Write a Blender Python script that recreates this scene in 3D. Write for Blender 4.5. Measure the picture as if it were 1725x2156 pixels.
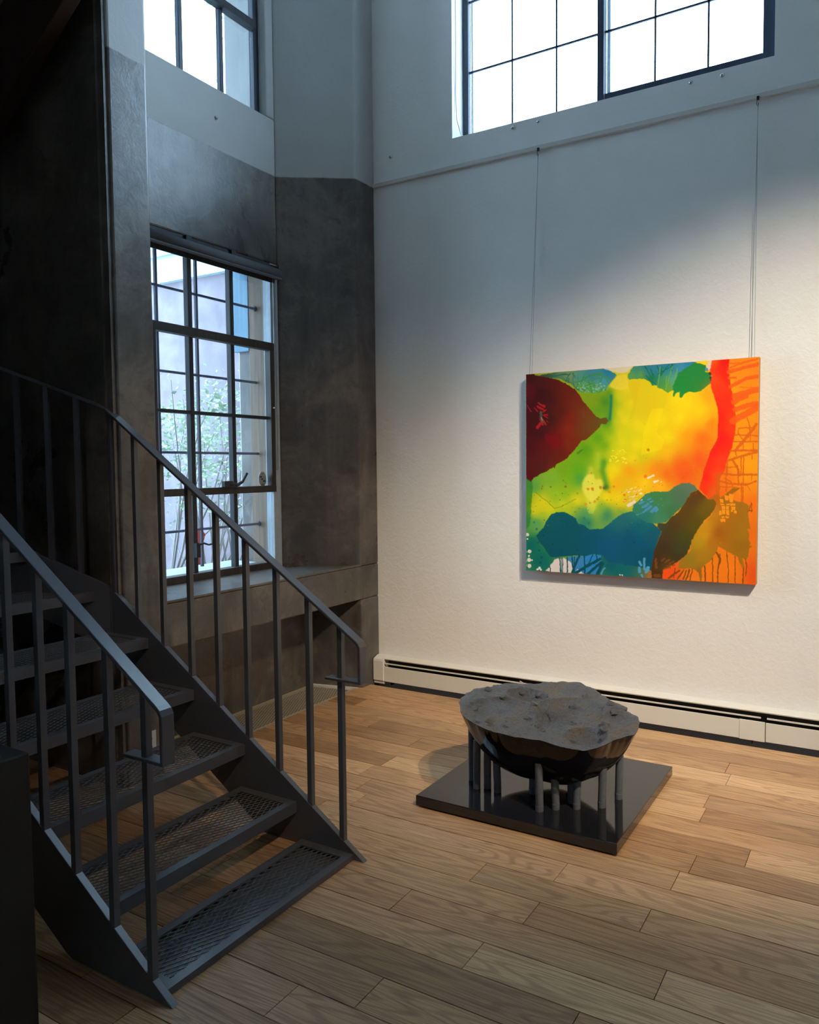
import bpy, bmesh, math, random
import numpy as np
from mathutils import Vector, Matrix
random.seed(7)
for o in list(bpy.data.objects):
    bpy.data.objects.remove(o)
S = bpy.context.scene
COL = S.collection

# ------------------------------------------------------------------ camera
FPX, CXP, CYP = 1653.57, 862.5, 1078.0
CAM = np.array([3.0467, -4.5648, 1.5])
def cam_axes(yaw, pitch, roll):
    f = np.array([-math.sin(yaw)*math.cos(pitch), math.cos(yaw)*math.cos(pitch), -math.sin(pitch)])
    r = np.array([math.cos(yaw), math.sin(yaw), 0.0]); u = np.cross(r, f)
    c, s = math.cos(roll), math.sin(roll)
    return c*r + s*u, -s*r + c*u, f
RX, UY, FZ = cam_axes(math.radians(31.408), math.radians(3.2019), math.radians(-0.5449))
def on(px, py, axis, val):
    """photo pixel -> point on the plane axis = val"""
    d = (px-CXP)/FPX*RX - (py-CYP)/FPX*UY + FZ
    i = 'xyz'.index(axis); t = (val-CAM[i])/d[i]
    return Vector(CAM + t*d)
cd = bpy.data.cameras.new('camera'); cam = bpy.data.objects.new('camera', cd); COL.objects.link(cam)
m = Matrix.Identity(4)
for i in range(3):
    m[i][0], m[i][1], m[i][2], m[i][3] = RX[i], UY[i], -FZ[i], CAM[i]
cam.matrix_world = m
cd.sensor_fit = 'HORIZONTAL'; cd.sensor_width = 36.0; cd.lens = FPX/1725*36.0
cd.clip_start = 0.05; cd.clip_end = 200
S.camera = cam

# ------------------------------------------------------------------ light
W = bpy.data.worlds.new('sky'); S.world = W; W.use_nodes = True
bg = W.node_tree.nodes['Background']
bg.inputs[0].default_value = (0.54, 0.77, 1.0, 1); bg.inputs[1].default_value = 13.0
S.view_settings.view_transform = 'Standard'; S.view_settings.look = 'None'
S.view_settings.gamma = 1.0; S.view_settings.use_curve_mapping = False
S.view_settings.exposure = 0.35
def spot(name, loc, target, power, color, angle, blend=0.6, size=0.05):
    ld = bpy.data.lights.new(name, 'SPOT'); ld.energy = power; ld.color = color
    ld.spot_size = math.radians(angle); ld.spot_blend = blend; ld.shadow_soft_size = size
    o = bpy.data.objects.new(name, ld); COL.objects.link(o); o.location = loc
    o.rotation_euler = (Vector(target)-Vector(loc)).to_track_quat('-Z', 'Y').to_euler()
    return o
WARM = (1.0, 0.86, 0.67)
spot('painting_track_spot_offscreen', (4.7, -3.1, 4.6), (2.15, -0.1, 0.65), 950, WARM, 46, 0.9, 0.03)
spot('corner_track_spot_offscreen', (4.4, -3.6, 4.6), (0.6, -0.5, 0.2), 340, (1.0, 0.72, 0.42), 44, 0.9, 0.05)

# ------------------------------------------------------------------ helpers
class MB:
    def __init__(s): s.v = []; s.f = []
    def add(s, vs, fs):
        b = len(s.v); s.v += [tuple(v) for v in vs]; s.f += [tuple(b+i for i in f) for f in fs]; return s
    def box(s, a, b):
        x0, y0, z0 = [min(p, q) for p, q in zip(a, b)]; x1, y1, z1 = [max(p, q) for p, q in zip(a, b)]
        return s.add([(x0,y0,z0),(x1,y0,z0),(x1,y1,z0),(x0,y1,z0),(x0,y0,z1),(x1,y0,z1),(x1,y1,z1),(x0,y1,z1)],
                     [(0,3,2,1),(4,5,6,7),(0,1,5,4),(1,2,6,5),(2,3,7,6),(3,0,4,7)])
    def prism(s, poly, lo, hi, axis='z'):
        """poly in the two other axes (x,y | x,z | y,z), extruded along axis"""
        def P(p, h): return {'z': (p[0], p[1], h), 'y': (p[0], h, p[1]), 'x': (h, p[0], p[1])}[axis]
        ar = sum(poly[i][0]*poly[(i+1) % len(poly)][1]-poly[(i+1) % len(poly)][0]*poly[i][1] for i in range(len(poly)))
        if (ar < 0) != (axis == 'y'): poly = poly[::-1]
        n = len(poly)
        return s.add([P(p, lo) for p in poly]+[P(p, hi) for p in poly],
                     [tuple(range(n))[::-1], tuple(range(n, 2*n))]+[(i, (i+1) % n, n+(i+1) % n, n+i) for i in range(n)])
    def bar(s, p, q, w, h, up=(0, 0, 1)):
        p, q = Vector(p), Vector(q); d = (q-p).normalized(); up = Vector(up)
        a = d.cross(up)
        if a.length < 1e-4: a = d.cross(Vector((1, 0, 0)))
        a.normalize(); b = a.cross(d).normalized(); a = a*w/2; b = b*h/2
        return s.add([p-a-b, p+a-b, p+a+b, p-a+b, q-a-b, q+a-b, q+a+b, q-a+b],
                     [(0,1,2,3),(7,6,5,4),(4,5,1,0),(5,6,2,1),(6,7,3,2),(7,4,0,3)])
    def tube(s, pts, r, n=8, cap=True):
        pts = [Vector(p) for p in pts]; rs = r if isinstance(r, (list, tuple)) else [r]*len(pts)
        b0 = len(s.v); ref = None
        for i, p in enumerate(pts):
            d = (pts[min(i+1, len(pts)-1)]-pts[max(i-1, 0)]).normalized()
            if ref is None: ref = d.orthogonal().normalized()
            a = (ref-d*ref.dot(d)).normalized(); ref = a; c = d.cross(a)
            for k in range(n):
                t = 2*math.pi*k/n; s.v.append(tuple(p+(a*math.cos(t)+c*math.sin(t))*rs[i]))
        for i in range(len(pts)-1):
            for k in range(n):
                u = b0+i*n+k; w = b0+i*n+(k+1) % n; s.f.append((u, w, w+n, u+n))
        if cap:
            s.f.append(tuple(b0+k for k in range(n))[::-1]); e = b0+(len(pts)-1)*n; s.f.append(tuple(e+k for k in range(n)))
        return s
    def lathe(s, prof, c=(0, 0, 0), n=20):
        b0 = len(s.v)
        for r, z in prof:
            for k in range(n):
                t = 2*math.pi*k/n; s.v.append((c[0]+r*math.cos(t), c[1]+r*math.sin(t), c[2]+z))
        for i in range(len(prof)-1):
            for k in range(n):
                u = b0+i*n+k; w = b0+i*n+(k+1) % n; s.f.append((u, w, w+n, u+n))
        s.f.append(tuple(b0+k for k in range(n))[::-1]); e = b0+(len(prof)-1)*n; s.f.append(tuple(e+k for k in range(n)))
        return s
    def mesh(s, name, mat):
        me = bpy.data.meshes.new(name); me.from_pydata(s.v, [], s.f); me.update()
        if mat: me.materials.append(mat)
        return me
    def build(s, name, mat, parent=None, bevel=0, smooth=False):
        o = bpy.data.objects.new(name, s.mesh(name, mat)); COL.objects.link(o)
        if parent: o.parent = parent
        if bevel:
            b = o.modifiers.new('bevel', 'BEVEL'); b.width = bevel; b.segments = 2; b.limit_method = 'ANGLE'
        if smooth:
            for p in o.data.polygons: p.use_smooth = True
        return o
def tag(o, label=None, cat=None, group=None, kind=None):
    if label: o['label'] = label
    if cat: o['category'] = cat
    if group: o['group'] = group
    if kind: o['kind'] = kind
    return o
def empty(name, label=None, cat=None, loc=(0, 0, 0), group=None, kind=None):
    o = bpy.data.objects.new(name, None); COL.objects.link(o); o.location = loc; o.empty_display_size = 0.05
    return tag(o, label, cat, group, kind)
def rebase(root):
    """put the Empty at the base of its parts, parts stay where they are"""
    bpy.context.view_layer.update()
    pts = [o.matrix_world @ Vector(c) for o in root.children_recursive if o.type == 'MESH' for c in o.bound_box]
    lo = [min(p[i] for p in pts) for i in range(3)]; hi = [max(p[i] for p in pts) for i in range(3)]
    d = Vector(((lo[0]+hi[0])/2, (lo[1]+hi[1])/2, lo[2])); root.location = d
    for ch in root.children: ch.location = ch.location - d
def recentre(o):
    """move a mesh object's origin to its bottom centre"""
    vs = np.array([v.co for v in o.data.vertices]); c = Vector(((vs[:, 0].min()+vs[:, 0].max())/2, (vs[:, 1].min()+vs[:, 1].max())/2, vs[:, 2].min()))
    o.data.transform(Matrix.Translation(-c)); o.location = o.location + c
    return o

# ------------------------------------------------------------------ materials
class NT:
    def __init__(s, name):
        s.m = bpy.data.materials.new(name); s.m.use_nodes = True; s.t = s.m.node_tree
        s.b = s.t.nodes['Principled BSDF']; s.out = s.t.nodes['Material Output']
        s.geo = s.n('ShaderNodeNewGeometry'); s.pos = s.geo.outputs['Position']
    def n(s, kind, **kw):
        nd = s.t.nodes.new(kind)
        for k, v in kw.items(): setattr(nd, k, v)
        return nd
    def l(s, a, b): s.t.links.new(a, b)
    def put(s, sock, v):
        if isinstance(v, bpy.types.NodeSocket): s.l(v, sock)
        elif v is not None: sock.default_value = (*v, 1) if isinstance(v, tuple) and len(v) == 3 and sock.type == 'RGBA' else v
    def scale(s, vec, k):
        nd = s.n('ShaderNodeVectorMath', operation='MULTIPLY'); s.l(vec, nd.inputs[0]); nd.inputs[1].default_value = k; return nd.outputs[0]
    def noise(s, sc, detail=4, rough=.55, vec=None, dist=0.0):
        nd = s.n('ShaderNodeTexNoise'); s.l(vec or s.pos, nd.inputs['Vector'])
        nd.inputs['Scale'].default_value = sc; nd.inputs['Detail'].default_value = detail
        nd.inputs['Roughness'].default_value = rough; nd.inputs['Distortion'].default_value = dist
        return nd.outputs['Fac']
    def ramp(s, fac, stops):
        nd = s.n('ShaderNodeValToRGB'); s.l(fac, nd.inputs[0]); e = nd.color_ramp.elements
        while len(e) < len(stops): e.new(.5)
        for el, (p, c) in zip(e, stops):
            el.position = p; el.color = (*c, 1) if isinstance(c, tuple) else (c, c, c, 1)
        return nd.outputs[0]
    def mix(s, fac, a, b, blend='MIX'):
        nd = s.n('ShaderNodeMix', data_type='RGBA', blend_type=blend)
        s.put(nd.inputs[0], fac); s.put(nd.inputs[6], a); s.put(nd.inputs[7], b); return nd.outputs[2]
    def math(s, op, a, b=None):
        nd = s.n('ShaderNodeMath', operation=op); s.put(nd.inputs[0], a)
        if b is not None: s.put(nd.inputs[1], b)
        return nd.outputs[0]
    def bump(s, h, strength=.3, dist=.01, prev=None):
        nd = s.n('ShaderNodeBump'); nd.inputs['Strength'].default_value = strength; nd.inputs['Distance'].default_value = dist
        s.l(h, nd.inputs['Height'])
        if prev: s.l(prev, nd.inputs['Normal'])
        s.l(nd.outputs[0], s.b.inputs['Normal']); return nd.outputs[0]
    def fin(s, color=None, rough=None, metal=None, spec=None, coat=None):
        for k, v in (('Base Color', color), ('Roughness', rough), ('Metallic', metal), ('Specular IOR Level', spec), ('Coat Weight', coat)):
            if v is not None: s.put(s.b.inputs[k], v)
        return s.m
def simple(name, c, rough=.5, metal=0, var=.15, sc=12, bump=0.0, spec=.5):
    t = NT(name); a = tuple(x*(1-var) for x in c); b = tuple(min(1, x*(1+var)) for x in c)
    if bump: t.bump(t.noise(sc*4, 3), bump, .004)
    return t.fin(t.mix(t.noise(sc, 4), a, b), rough, metal, spec)

def plaster_dark(painted=True):
    t = NT('burnished_plaster' if painted else 'unpainted_burnished_plaster')
    n1 = t.noise(1.6, 6, .62, dist=.6); n2 = t.noise(9, 8, .7, dist=1.2); n3 = t.noise(45, 4, .6)
    st = t.noise(14, 3, .5, vec=t.scale(t.pos, (1, 1, .06)))
    low = t.ramp(n1, [(.30, (.045, .043, .042)), (.5, (.088, .081, .075)), (.70, (.185, .163, .14))])
    low = t.mix(t.math('MULTIPLY', t.ramp(n2, [(.33, 1.0), (.45, 0.0)]), .7), low, (.045, .042, .042))
    n4 = t.noise(3.4, 9, .68, dist=.9)
    low = t.mix(t.math('MULTIPLY', t.ramp(n4, [(.38, 1.0), (.52, 0.0)]), .55), low, (.040, .037, .036))
    low = t.mix(t.math('MULTIPLY', t.ramp(n4, [(.56, 0.0), (.66, 1.0)]), .5), low, (.20, .178, .15))
    low = t.mix(t.math('MULTIPLY', t.ramp(n3, [(.35, 1.0), (.5, 0.0)]), .25), low, (.05, .046, .042))
    low = t.mix(t.math('MULTIPLY', t.ramp(st, [(.5, 0.0), (.75, 1.0)]), .22), low, (.20, .19, .175))
    hi = t.mix(n1, (.33, .34, .335), (.44, .445, .43)); hi = t.mix(t.math('MULTIPLY', t.ramp(n2, [(.3, 1.0), (.42, 0.0)]), .18), hi, (.25, .25, .245))
    if not painted:
        b = t.bump(n2, .22, .008); t.bump(n3, .1, .004, b)
        return t.fin(low, t.ramp(n1, [(.3, .24), (.7, .38)]), spec=.6)
    sep = t.n('ShaderNodeSeparateXYZ'); t.l(t.pos, sep.inputs[0])
    z = t.math('ADD', sep.outputs[2], t.math('MULTIPLY', n2, .012))
    up = t.ramp(t.math('SUBTRACT', z, 2.915), [(.498, 0.0), (.503, 1.0)])
    b = t.bump(n2, .22, .008); t.bump(n3, .1, .004, b)
    r = t.mix(up, t.ramp(n1, [(.3, .24), (.7, .38)]), (.55, .55, .55))
    return t.fin(t.mix(up, low, hi), r, spec=.6)
def wall_white():
    t = NT('white_stucco'); n = t.noise(26, 4, .6, dist=.8); n2 = t.noise(5, 3, .5)
    c = t.mix(n2, (.74, .735, .715), (.80, .795, .775))
    b = t.bump(t.ramp(n, [(.40, 0.0), (.62, 1.0)]), .16, .005); t.bump(t.noise(110, 2), .10, .003, b)
    return t.fin(c, .62, spec=.35)
def wood_floor():
    t = NT('oak_plank'); oi = t.n('ShaderNodeObjectInfo'); rnd = oi.outputs['Random']
    off = t.n('ShaderNodeCombineXYZ'); t.l(t.math('MULTIPLY', rnd, 37.0), off.inputs[0]); t.l(t.math('MULTIPLY', rnd, 91.0), off.inputs[1])
    p = t.n('ShaderNodeVectorMath', operation='ADD'); t.l(t.pos, p.inputs[0]); t.l(off.outputs[0], p.inputs[1]); p = p.outputs[0]
    nz = t.noise(1.0, 1.3, .5, vec=t.scale(p, (.7, 7.0, 1)))
    g = t.math('ADD', t.math('MULTIPLY', t.math('SINE', t.math('MULTIPLY', nz, 150.0)), .5), .5)
    fib = t.noise(1.0, 4, .6, vec=t.scale(p, (5, 190, 1))); blot = t.noise(1.0, 4, .6, vec=t.scale(p, (2.2, 8, 1)))
    base = t.ramp(rnd, [(0.0, (.34, .190, .088)), (.3, (.56, .33, .165)), (.6, (.45, .27, .14)), (1.0, (.70, .44, .235))])
    dark = t.mix(1.0, base, (.42, .38, .36), 'MULTIPLY')
    c = t.mix(t.math('MULTIPLY', t.ramp(g, [(.05, 1.0), (.5, 0.0)]), .5), base, dark)
    c = t.mix(t.math('MULTIPLY', t.ramp(fib, [(.38, 1.0), (.55, 0.0)]), .6), c, dark)
    c = t.mix(t.math('MULTIPLY', t.ramp(blot, [(.55, 0.0), (.75, 1.0)]), .3), c, (.55, .39, .24))
    t.bump(t.mix(.5, g, fib), .08, .002)
    return t.fin(c, t.ramp(fib, [(.3, .48), (.7, .36)]), spec=.45)
def stone_top():
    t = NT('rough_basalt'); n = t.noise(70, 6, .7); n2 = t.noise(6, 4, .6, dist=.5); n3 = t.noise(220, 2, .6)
    c = t.ramp(n2, [(.38, (.100, .107, .122)), (.56, (.125, .132, .148)), (.585, (.150, .124, .096)), (.70, (.14, .115, .09))])  # crust patches whose blue-grey and brown also paint in window sheen and warm light
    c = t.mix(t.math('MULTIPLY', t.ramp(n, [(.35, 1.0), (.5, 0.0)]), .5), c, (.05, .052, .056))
    b = t.bump(n, 1.0, .03); t.bump(n3, .5, .006, b)
    return t.fin(c, .40, spec=.7)
def glass():
    t = NT('window_glass'); tr = t.n('ShaderNodeBsdfTransparent'); gl = t.n('ShaderNodeBsdfGlossy')
    tr.inputs[0].default_value = (.93, .96, .97, 1); gl.inputs['Roughness'].default_value = .03
    lw = t.n('ShaderNodeLayerWeight'); lw.inputs[0].default_value = .25
    mx = t.n('ShaderNodeMixShader'); t.l(t.math('MULTIPLY', lw.outputs['Fresnel'], .5), mx.inputs[0]); t.l(tr.outputs[0], mx.inputs[1]); t.l(gl.outputs[0], mx.inputs[2])
    t.l(mx.outputs[0], t.out.inputs[0]); return t.m
def weathered(name, c1, c2, sx=(40, 40, 1.5), rough=.6):
    t = NT(name); n = t.noise(1, 5, .65, vec=t.scale(t.pos, sx)); t.bump(n, .2, .003)
    return t.fin(t.mix(t.ramp(n, [(.3, 0.0), (.7, 1.0)]), c1, c2), rough)
M = dict(
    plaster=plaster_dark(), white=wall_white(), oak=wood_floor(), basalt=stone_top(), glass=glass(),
    plain_plaster=plaster_dark(False),
    subfloor=simple('wood_subfloor', (.06, .045, .033), .9),
    steel=simple('charcoal_enamel', (.082, .087, .100), .30, 0, .12, 6, 0, .55),
    steel_mesh=simple('charcoal_enamel_mesh', (.10, .105, .115), .36, 0, .12, 6, 0, .5),
    polished=simple('polished_black_stone', (.008, .0085, .010), .08, 0, .3, 60, 0, .25),
    honed=simple('honed_black_granite', (.010, .011, .015), .07, 0, .5, 120, 0, .7),
    core=simple('grey_stone_core', (.085, .095, .115), .65, 0, .35, 60, .3, .4),
    groove=simple('dark_metal_recess_shade', (.03, .03, .032), .45, .5),
    heater=simple('cream_enamel', (.66, .645, .60), .4, 0, .04, 5, 0, .5),
    shade_liner=simple('slot_shade_metal', (.035, .035, .036), .6),
    frame_dark=weathered('dark_bronze_frame', (.012, .014, .018), (.03, .034, .042)),
    frame_blue=weathered('dark_blue_steel', (.012, .02, .04), (.03, .05, .085), rough=.45),
    frame_rust=weathered('aged_dark_sash', (.022, .018, .014), (.05, .042, .034)),
    jamb_brown=weathered('brown_wood_jamb', (.13, .08, .048), (.26, .165, .095)),
    board_blue=weathered('faded_blue_board', (.10, .24, .36), (.19, .36, .48)),
    pale=simple('pale_jamb_and_reflection', (.36, .42, .47), .5, 0, .2, 30),
    blind=simple('grey_blind_fabric', (.085, .095, .11), .7, 0, .1, 40, .1),
    chrome=simple('bright_metal', (.6, .6, .6), .25, .9),
    iron=simple('grille_iron', (.055, .055, .095), .5, .2),
    tan_mesh=simple('tan_metal_mesh', (.40, .36, .28), .45, .2),
    plate=simple('white_plastic', (.75, .74, .70), .4, 0, .03),
    wire=simple('steel_wire', (.30, .31, .31), .4, .6),
    trim=simple('off_white_trim', (.62, .615, .585), .5, 0, .04),
    black_box=simple('black_lacquer', (.012, .012, .012), .6),
    brown_beam=simple('dark_red_brown_beam', (.022, .010, .007), .6),
    mauve=simple('mauve_stucco', (.150, .124, .142), .85, 0, .5, 6, .8),
    fascia=simple('pale_fascia', (.27, .345, .355), .6, 0, .1, 4),
    teal=simple('weathered_teal_coping', (.24, .38, .40), .6, 0, .2, 8),
    ground=simple('pale_concrete_ground', (.22, .25, .27), .8, 0, .2, 3),
    bark=simple('pale_bark', (.17, .15, .14), .8, 0, .3, 40),
    leaf=simple('pale_green_leaf', (.30, .40, .26), .4, 0, .45, 20),
    red=simple('red_cloth', (.42, .03, .03), .7),
    sticker=simple('grey_sticker', (.28, .30, .31), .5, 0, .05),
    ink=simple('sticker_ink', (.02, .02, .02), .6),
    canvas_edge=simple('painted_canvas_edge', (.42, .20, .06), .7),
)

# ------------------------------------------------------------------ room shell
H = 6.0
# floor base + oak planks
fl = MB().box((-2.6, -8.0, -.10), (6.5, 0.3, -.06)).build('floor', M['subfloor']); tag(fl, 'brown oak plank floor of the gallery', None, None, 'structure')
pw = .1525; unit = MB().box((-.5, -.5, -1), (.5, .5, 0)).mesh('plank', M['oak'])
known = {3: [1.626], 4: [1.984], 6: [1.806], 2: [.55, 2.05], 5: [.9, 2.35]}
rp = random.Random(11); count = 0
for r in range(42):
    y1 = -1.787 + pw*11 - r*pw           # top edge of the row
    idx = round((-1.787-y1)/pw)
    ya, yb = max(y1-pw, -6.2), min(y1, 0.0)
    if yb-ya < .01: continue
    cuts = list(known.get(idx, []))
    x0, x1 = (-.03 if ya > -2.15 else -.9), 5.2
    if cuts:
        c = cuts[0]
        while c > x0+.5: c -= rp.uniform(.6, 1.3); cuts.insert(0, c)
        c = cuts[-1]
    else:
        c = x0+rp.uniform(.15, 1.1); cuts = [c]
    while c < x1-.5: c += rp.uniform(.6, 1.5); cuts.append(c)
    xs = [x0]+[c for c in cuts if x0+.12 < c < x1-.1]+[x1]
    for a, b in zip(xs, xs[1:]):
        o = bpy.data.objects.new('plank', unit); COL.objects.link(o); o.parent = fl
        o.scale = (b-a-.0026, yb-ya-.0034, .058); o.location = ((a+b)/2, (ya+yb)/2, rp.uniform(-.0006, .0004)); count += 1
# ceiling and the walls behind the camera
tag(MB().box((-2.6, -8.0, H), (6.5, .4, H+.15)).build('ceiling', M['white']), 'white ceiling high above the gallery', kind='structure')
tag(MB().box((6.5, -8.0, -.1), (6.7, .4, H)).build('wall_side', M['white']), 'white wall across from the window wall', kind='structure')
tag(MB().box((-2.6, -8.2, -.1), (6.7, -8.0, H)).build('wall_rear', M['white']), 'white wall facing the painting', kind='structure')
# white wall y = 0 with the clerestory opening
ww = MB().box((-.78, 0, -.1), (6.5, .3, 3.61)).box((-.78, 0, 3.61), (.608, .3, 5.5)).box((2.496, 0, 3.61), (6.5, .3, 5.5)).box((-.78, 0, 5.5), (6.5, .3, H))
tag(ww.build('wall_right', M['white']), 'white textured plaster wall behind the painting', kind='structure')
# window wall x = 0 : piers, splayed reveals, niche, sill
lw = MB()
XO, XI = -.78, -.42
lw.prism([(0, -2.15), (0, -1.935), (XI, -1.64), (XO, -1.64), (XO, -2.15)], -.1, H)                     # pier beside the stairs
lw.prism([(0, 0), (0, -.222), (XI, -.53), (XO, -.53), (XO, 0)], .838, H)                              # corner pier with splayed reveal
lw.prism([(0, 0), (0, -.212), (-.37, -.30), (XO, -.30), (XO, 0)], -.1, .61)                         # niche right cheek
lw.prism([(-.37, -.30), (-.37, -1.64), (XO, -1.64), (XO, -.30)], -.1, .61)                          # niche back
lw.prism([(0, 0), (0, -1.935), (XI, -1.64), (XO, -1.64), (XO, 0)], .61, .838)                         # sill block
lw.box((XO, -1.64, 2.84), (XI, -.53, 3.77)).box((XO, -1.64, 5.4), (XI, -.53, H))
lw.box((XO, -.605, 3.77), (XI, -.53, 5.4)).box((XO, -1.64, 3.77), (XI, -1.62, 5.4))
wl = lw.build('wall_left', M['plaster'], bevel=.012)
MB().prism([(.002, -.212), (.002, -1.935), (XI, -1.64), (XO, -1.64), (XO, -.53), (XI, -.53)], .838, .852).build('window_sill', M['plain_plaster'], wl, .004); tag(wl, 'burnished grey concrete plaster wall around the tall window', kind='structure')
# stairwell beyond the pier
sw = MB().box((-2.6, -2.152, -.1), (-.012, -2.168, H)).box((-2.6, -2.168, -.1), (-2.45, -8.0, H)).box((-.2, -2.181, 0), (-.05, -2.168, H))
tag(sw.build('wall_stairwell', M['plain_plaster']), 'dark plaster wall of the unlit stairwell', kind='structure')
tag(MB().box((-.2, -3.5, -.06), (0, -8.0, H)).build('wall_front', M['plain_plaster']), 'dark wall past the stair opening', kind='structure')
# picture rail
pr = MB().prism([(0, 3.405), (-.018, 3.408), (-.022, 3.43), (-.010, 3.437), (0, 3.437)], 0.0, 6.4, 'x').build('trim_1', M['trim'])
tag(pr, 'slim off-white picture rail across the white wall', kind='structure')

# ------------------------------------------------------------------ windows
def wbar(a, b, mat, name, parent, bevel=0.003): return MB().box(a, b).build(name, M[mat], parent, bevel)
def panes_x(parent, x, ys, zs):
    for y0, y1 in zip(ys, ys[1:]):
        for z0, z1 in zip(zs, zs[1:]):
            MB().box((x-.002, y0+.002, z0+.002), (x+.002, y1-.002, z1-.002)).build('pane', M['glass'], parent)
# tall window in the plaster wall
w1 = empty('window_1', 'tall steel window with dark hopper sash in plaster wall', None, kind='structure')
x = -.455
for a, b in (((x-.03, -1.64, .85), (x+.03, -1.605, 2.84)), ((x-.03, -1.605, 2.775), (x+.03, -.60, 2.84))): wbar(a, b, 'frame_dark', 'frame', w1)
wbar((x-.03, -.60, .85), (x+.034, -.53, 2.84), 'pale', 'frame', w1)
wbar((x-.03, -1.605, .85), (x+.045, -.60, .893), 'frame_rust', 'frame', w1)
for y in (-1.282, -.942): wbar((x-.02, y-.015, .893), (x+.02, y+.015, 2.775), 'frame_dark', 'muntin', w1)
sash = wbar((x+.005, -1.605, 2.272), (x+.055, -.598, 2.322), 'frame_rust', 'hopper_sash', w1)
wbar((x+.005, -1.605, 1.352), (x+.055, -.598, 1.394), 'frame_rust', 'sash_rail', sash)
for y in (-1.605, -.636): wbar((x+.005, y, 1.394), (x+.055, y+.036, 2.272), 'frame_rust', 'sash_stile', sash)
wbar((x-.01, -1.57, 1.826), (x+.03, -.636, 1.846), 'frame_dark', 'sash_muntin', sash)
panes_x(w1, x, [-1.605, -1.282, -.942, -.60], [.893, 1.375, 1.836, 2.30, 2.775])
# handle, keeper, latch
hd = MB().box((x+.055, -1.10, 1.394), (x+.085, -1.03, 1.432)); hd.tube([(x+.075, -1.06, 1.412), (x+.085, -1.00, 1.405), (x+.09, -.955, 1.425), (x+.09, -.925, 1.462), (x+.088, -.912, 1.478)], [.016, .012, .009, .008, .009], 8)
hd.build('sash_handle', M['frame_dark'], sash, .003)
lt = MB().box((x+.02, -1.297, .985), (x+.04, -1.267, 1.07)).tube([(x+.035, -1.28, 1.06), (x+.05, -1.25, 1.068), (x+.06, -1.22, 1.056), (x+.06, -1.19, 1.06)], [.008, .006, .005, .007], 8)
lt.build('latch', M['frame_dark'], w1)
MB().lathe([(.008, 0), (.011, .004), (.006, .012)], (0, 0, 0), 12)
kn = MB().lathe([(.009, -.006), (.012, 0), (.009, .008)], (x+.062, -.617, 1.90), 12).build('knob', M['chrome'], sash, smooth=True)
# octagonal sticker on the pane
oc = [(-.678+.037*math.cos(math.pi/8+k*math.pi/4), 1.437+.052*math.sin(math.pi/8+k*math.pi/4)) for k in range(8)]
stk = MB().prism(oc, x+.003, x+.0045, 'x').build('sticker', M['sticker'], w1); stk['label'] = 'grey octagonal sticker with tiny print'
pr_ = MB()
for (yy, zz, l_, h_) in ((-.694, 1.452, .020, .010), (-.683, 1.437, .012, .010), (-.662, 1.424, .022, .010), (-.678, 1.472, .018, .003), (-.678, 1.404, .03, .003), (-.678, 1.396, .022, .003)):
    pr_.box((x+.0045, yy-l_/2, zz-h_/2), (x+.0052, yy+l_/2, zz+h_/2))
pr_.build('print', M['ink'], stk)
# outer reveal boards
wbar((-.66, -.552, .86), (-.49, -.53, 2.84), 'jamb_brown', 'jamb_board', w1)
wbar((-.66, -.552, 3.70), (-.54, -.53, 5.4), 'jamb_brown', 'jamb_board', w1)
wbar((-.80, -.556, 2.30), (-.66, -.53, 5.4), 'board_blue', 'blue_board', w1)
wbar((-.88, -1.70, .80), (-.48, -.53, .868), 'pale', 'outer_sill', w1)
# upper window over it
w2 = empty('window_2', 'upper window above the grey plaster band, white sky behind', None, kind='structure'); x = -.50
wbar((x-.02, -.65, 3.77), (x+.02, -.605, 5.4), 'frame_blue', 'frame', w2); wbar((x-.02, -1.62, 3.77), (x+.02, -1.575, 5.4), 'frame_blue', 'frame', w2)
wbar((x-.02, -1.575, 3.77), (x+.02, -.65, 3.80), 'frame_blue', 'frame', w2); wbar((x-.02, -1.575, 5.35), (x+.02, -.65, 5.4), 'frame_blue', 'frame', w2)
wbar((x-.01, -1.575, 4.30), (x+.05, -.65, 4.345), 'frame_dark', 'cross_rail', w2)
for y in (-1.258, -.932): wbar((x-.015, y-.015, 3.80), (x+.015, y+.015, 5.35), 'frame_blue', 'muntin', w2)
panes_x(w2, x, [-1.575, -1.258, -.932, -.65], [3.80, 4.32, 4.84, 5.35])
# clerestory in the white wall
w3 = empty('window_3', 'wide clerestory window with dark blue bars in white wall', None, kind='structure'); y = .17
wbar((.608, y-.02, 3.61), (.648, y+.03, 5.5), 'frame_blue', 'frame', w3); wbar((2.42, y-.02, 3.61), (2.496, y+.03, 5.5), 'frame_blue', 'frame', w3)
wbar((.648, y-.02, 3.61), (1.51, y+.03, 3.672), 'frame_blue', 'frame', w3); wbar((1.555, y-.02, 3.61), (2.42, y+.03, 3.712), 'frame_blue', 'frame', w3)
wbar((.648, y-.02, 5.45), (2.42, y+.03, 5.5), 'frame_blue', 'frame', w3)
wbar((1.512, y-.03, 3.61), (1.552, y+.03, 5.45), 'frame_blue', 'mullion', w3)
wbar((1.556, y+.02, 3.712), (1.578, y+.045, 5.45), 'pale', 'pale_strip', w3)  # pale strip paints in the light blue reflection beside the mullion
wbar((.652, y+.02, 3.672), (.664, y+.045, 5.45), 'pale', 'pale_strip', w3)
for xx in (.953, 1.248, 1.846, 2.138): wbar((xx-.0055, y-.006, 3.66), (xx+.0055, y+.006, 5.45), 'frame_blue', 'muntin', w3, .001)
for a, b in ((.648, 1.512), (1.552, 2.42)):
    for zz in (4.075, 4.52, 4.98): wbar((a, y-.006, zz-.006), (b, y+.006, zz+.006), 'frame_blue', 'muntin', w3, .001)
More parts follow.
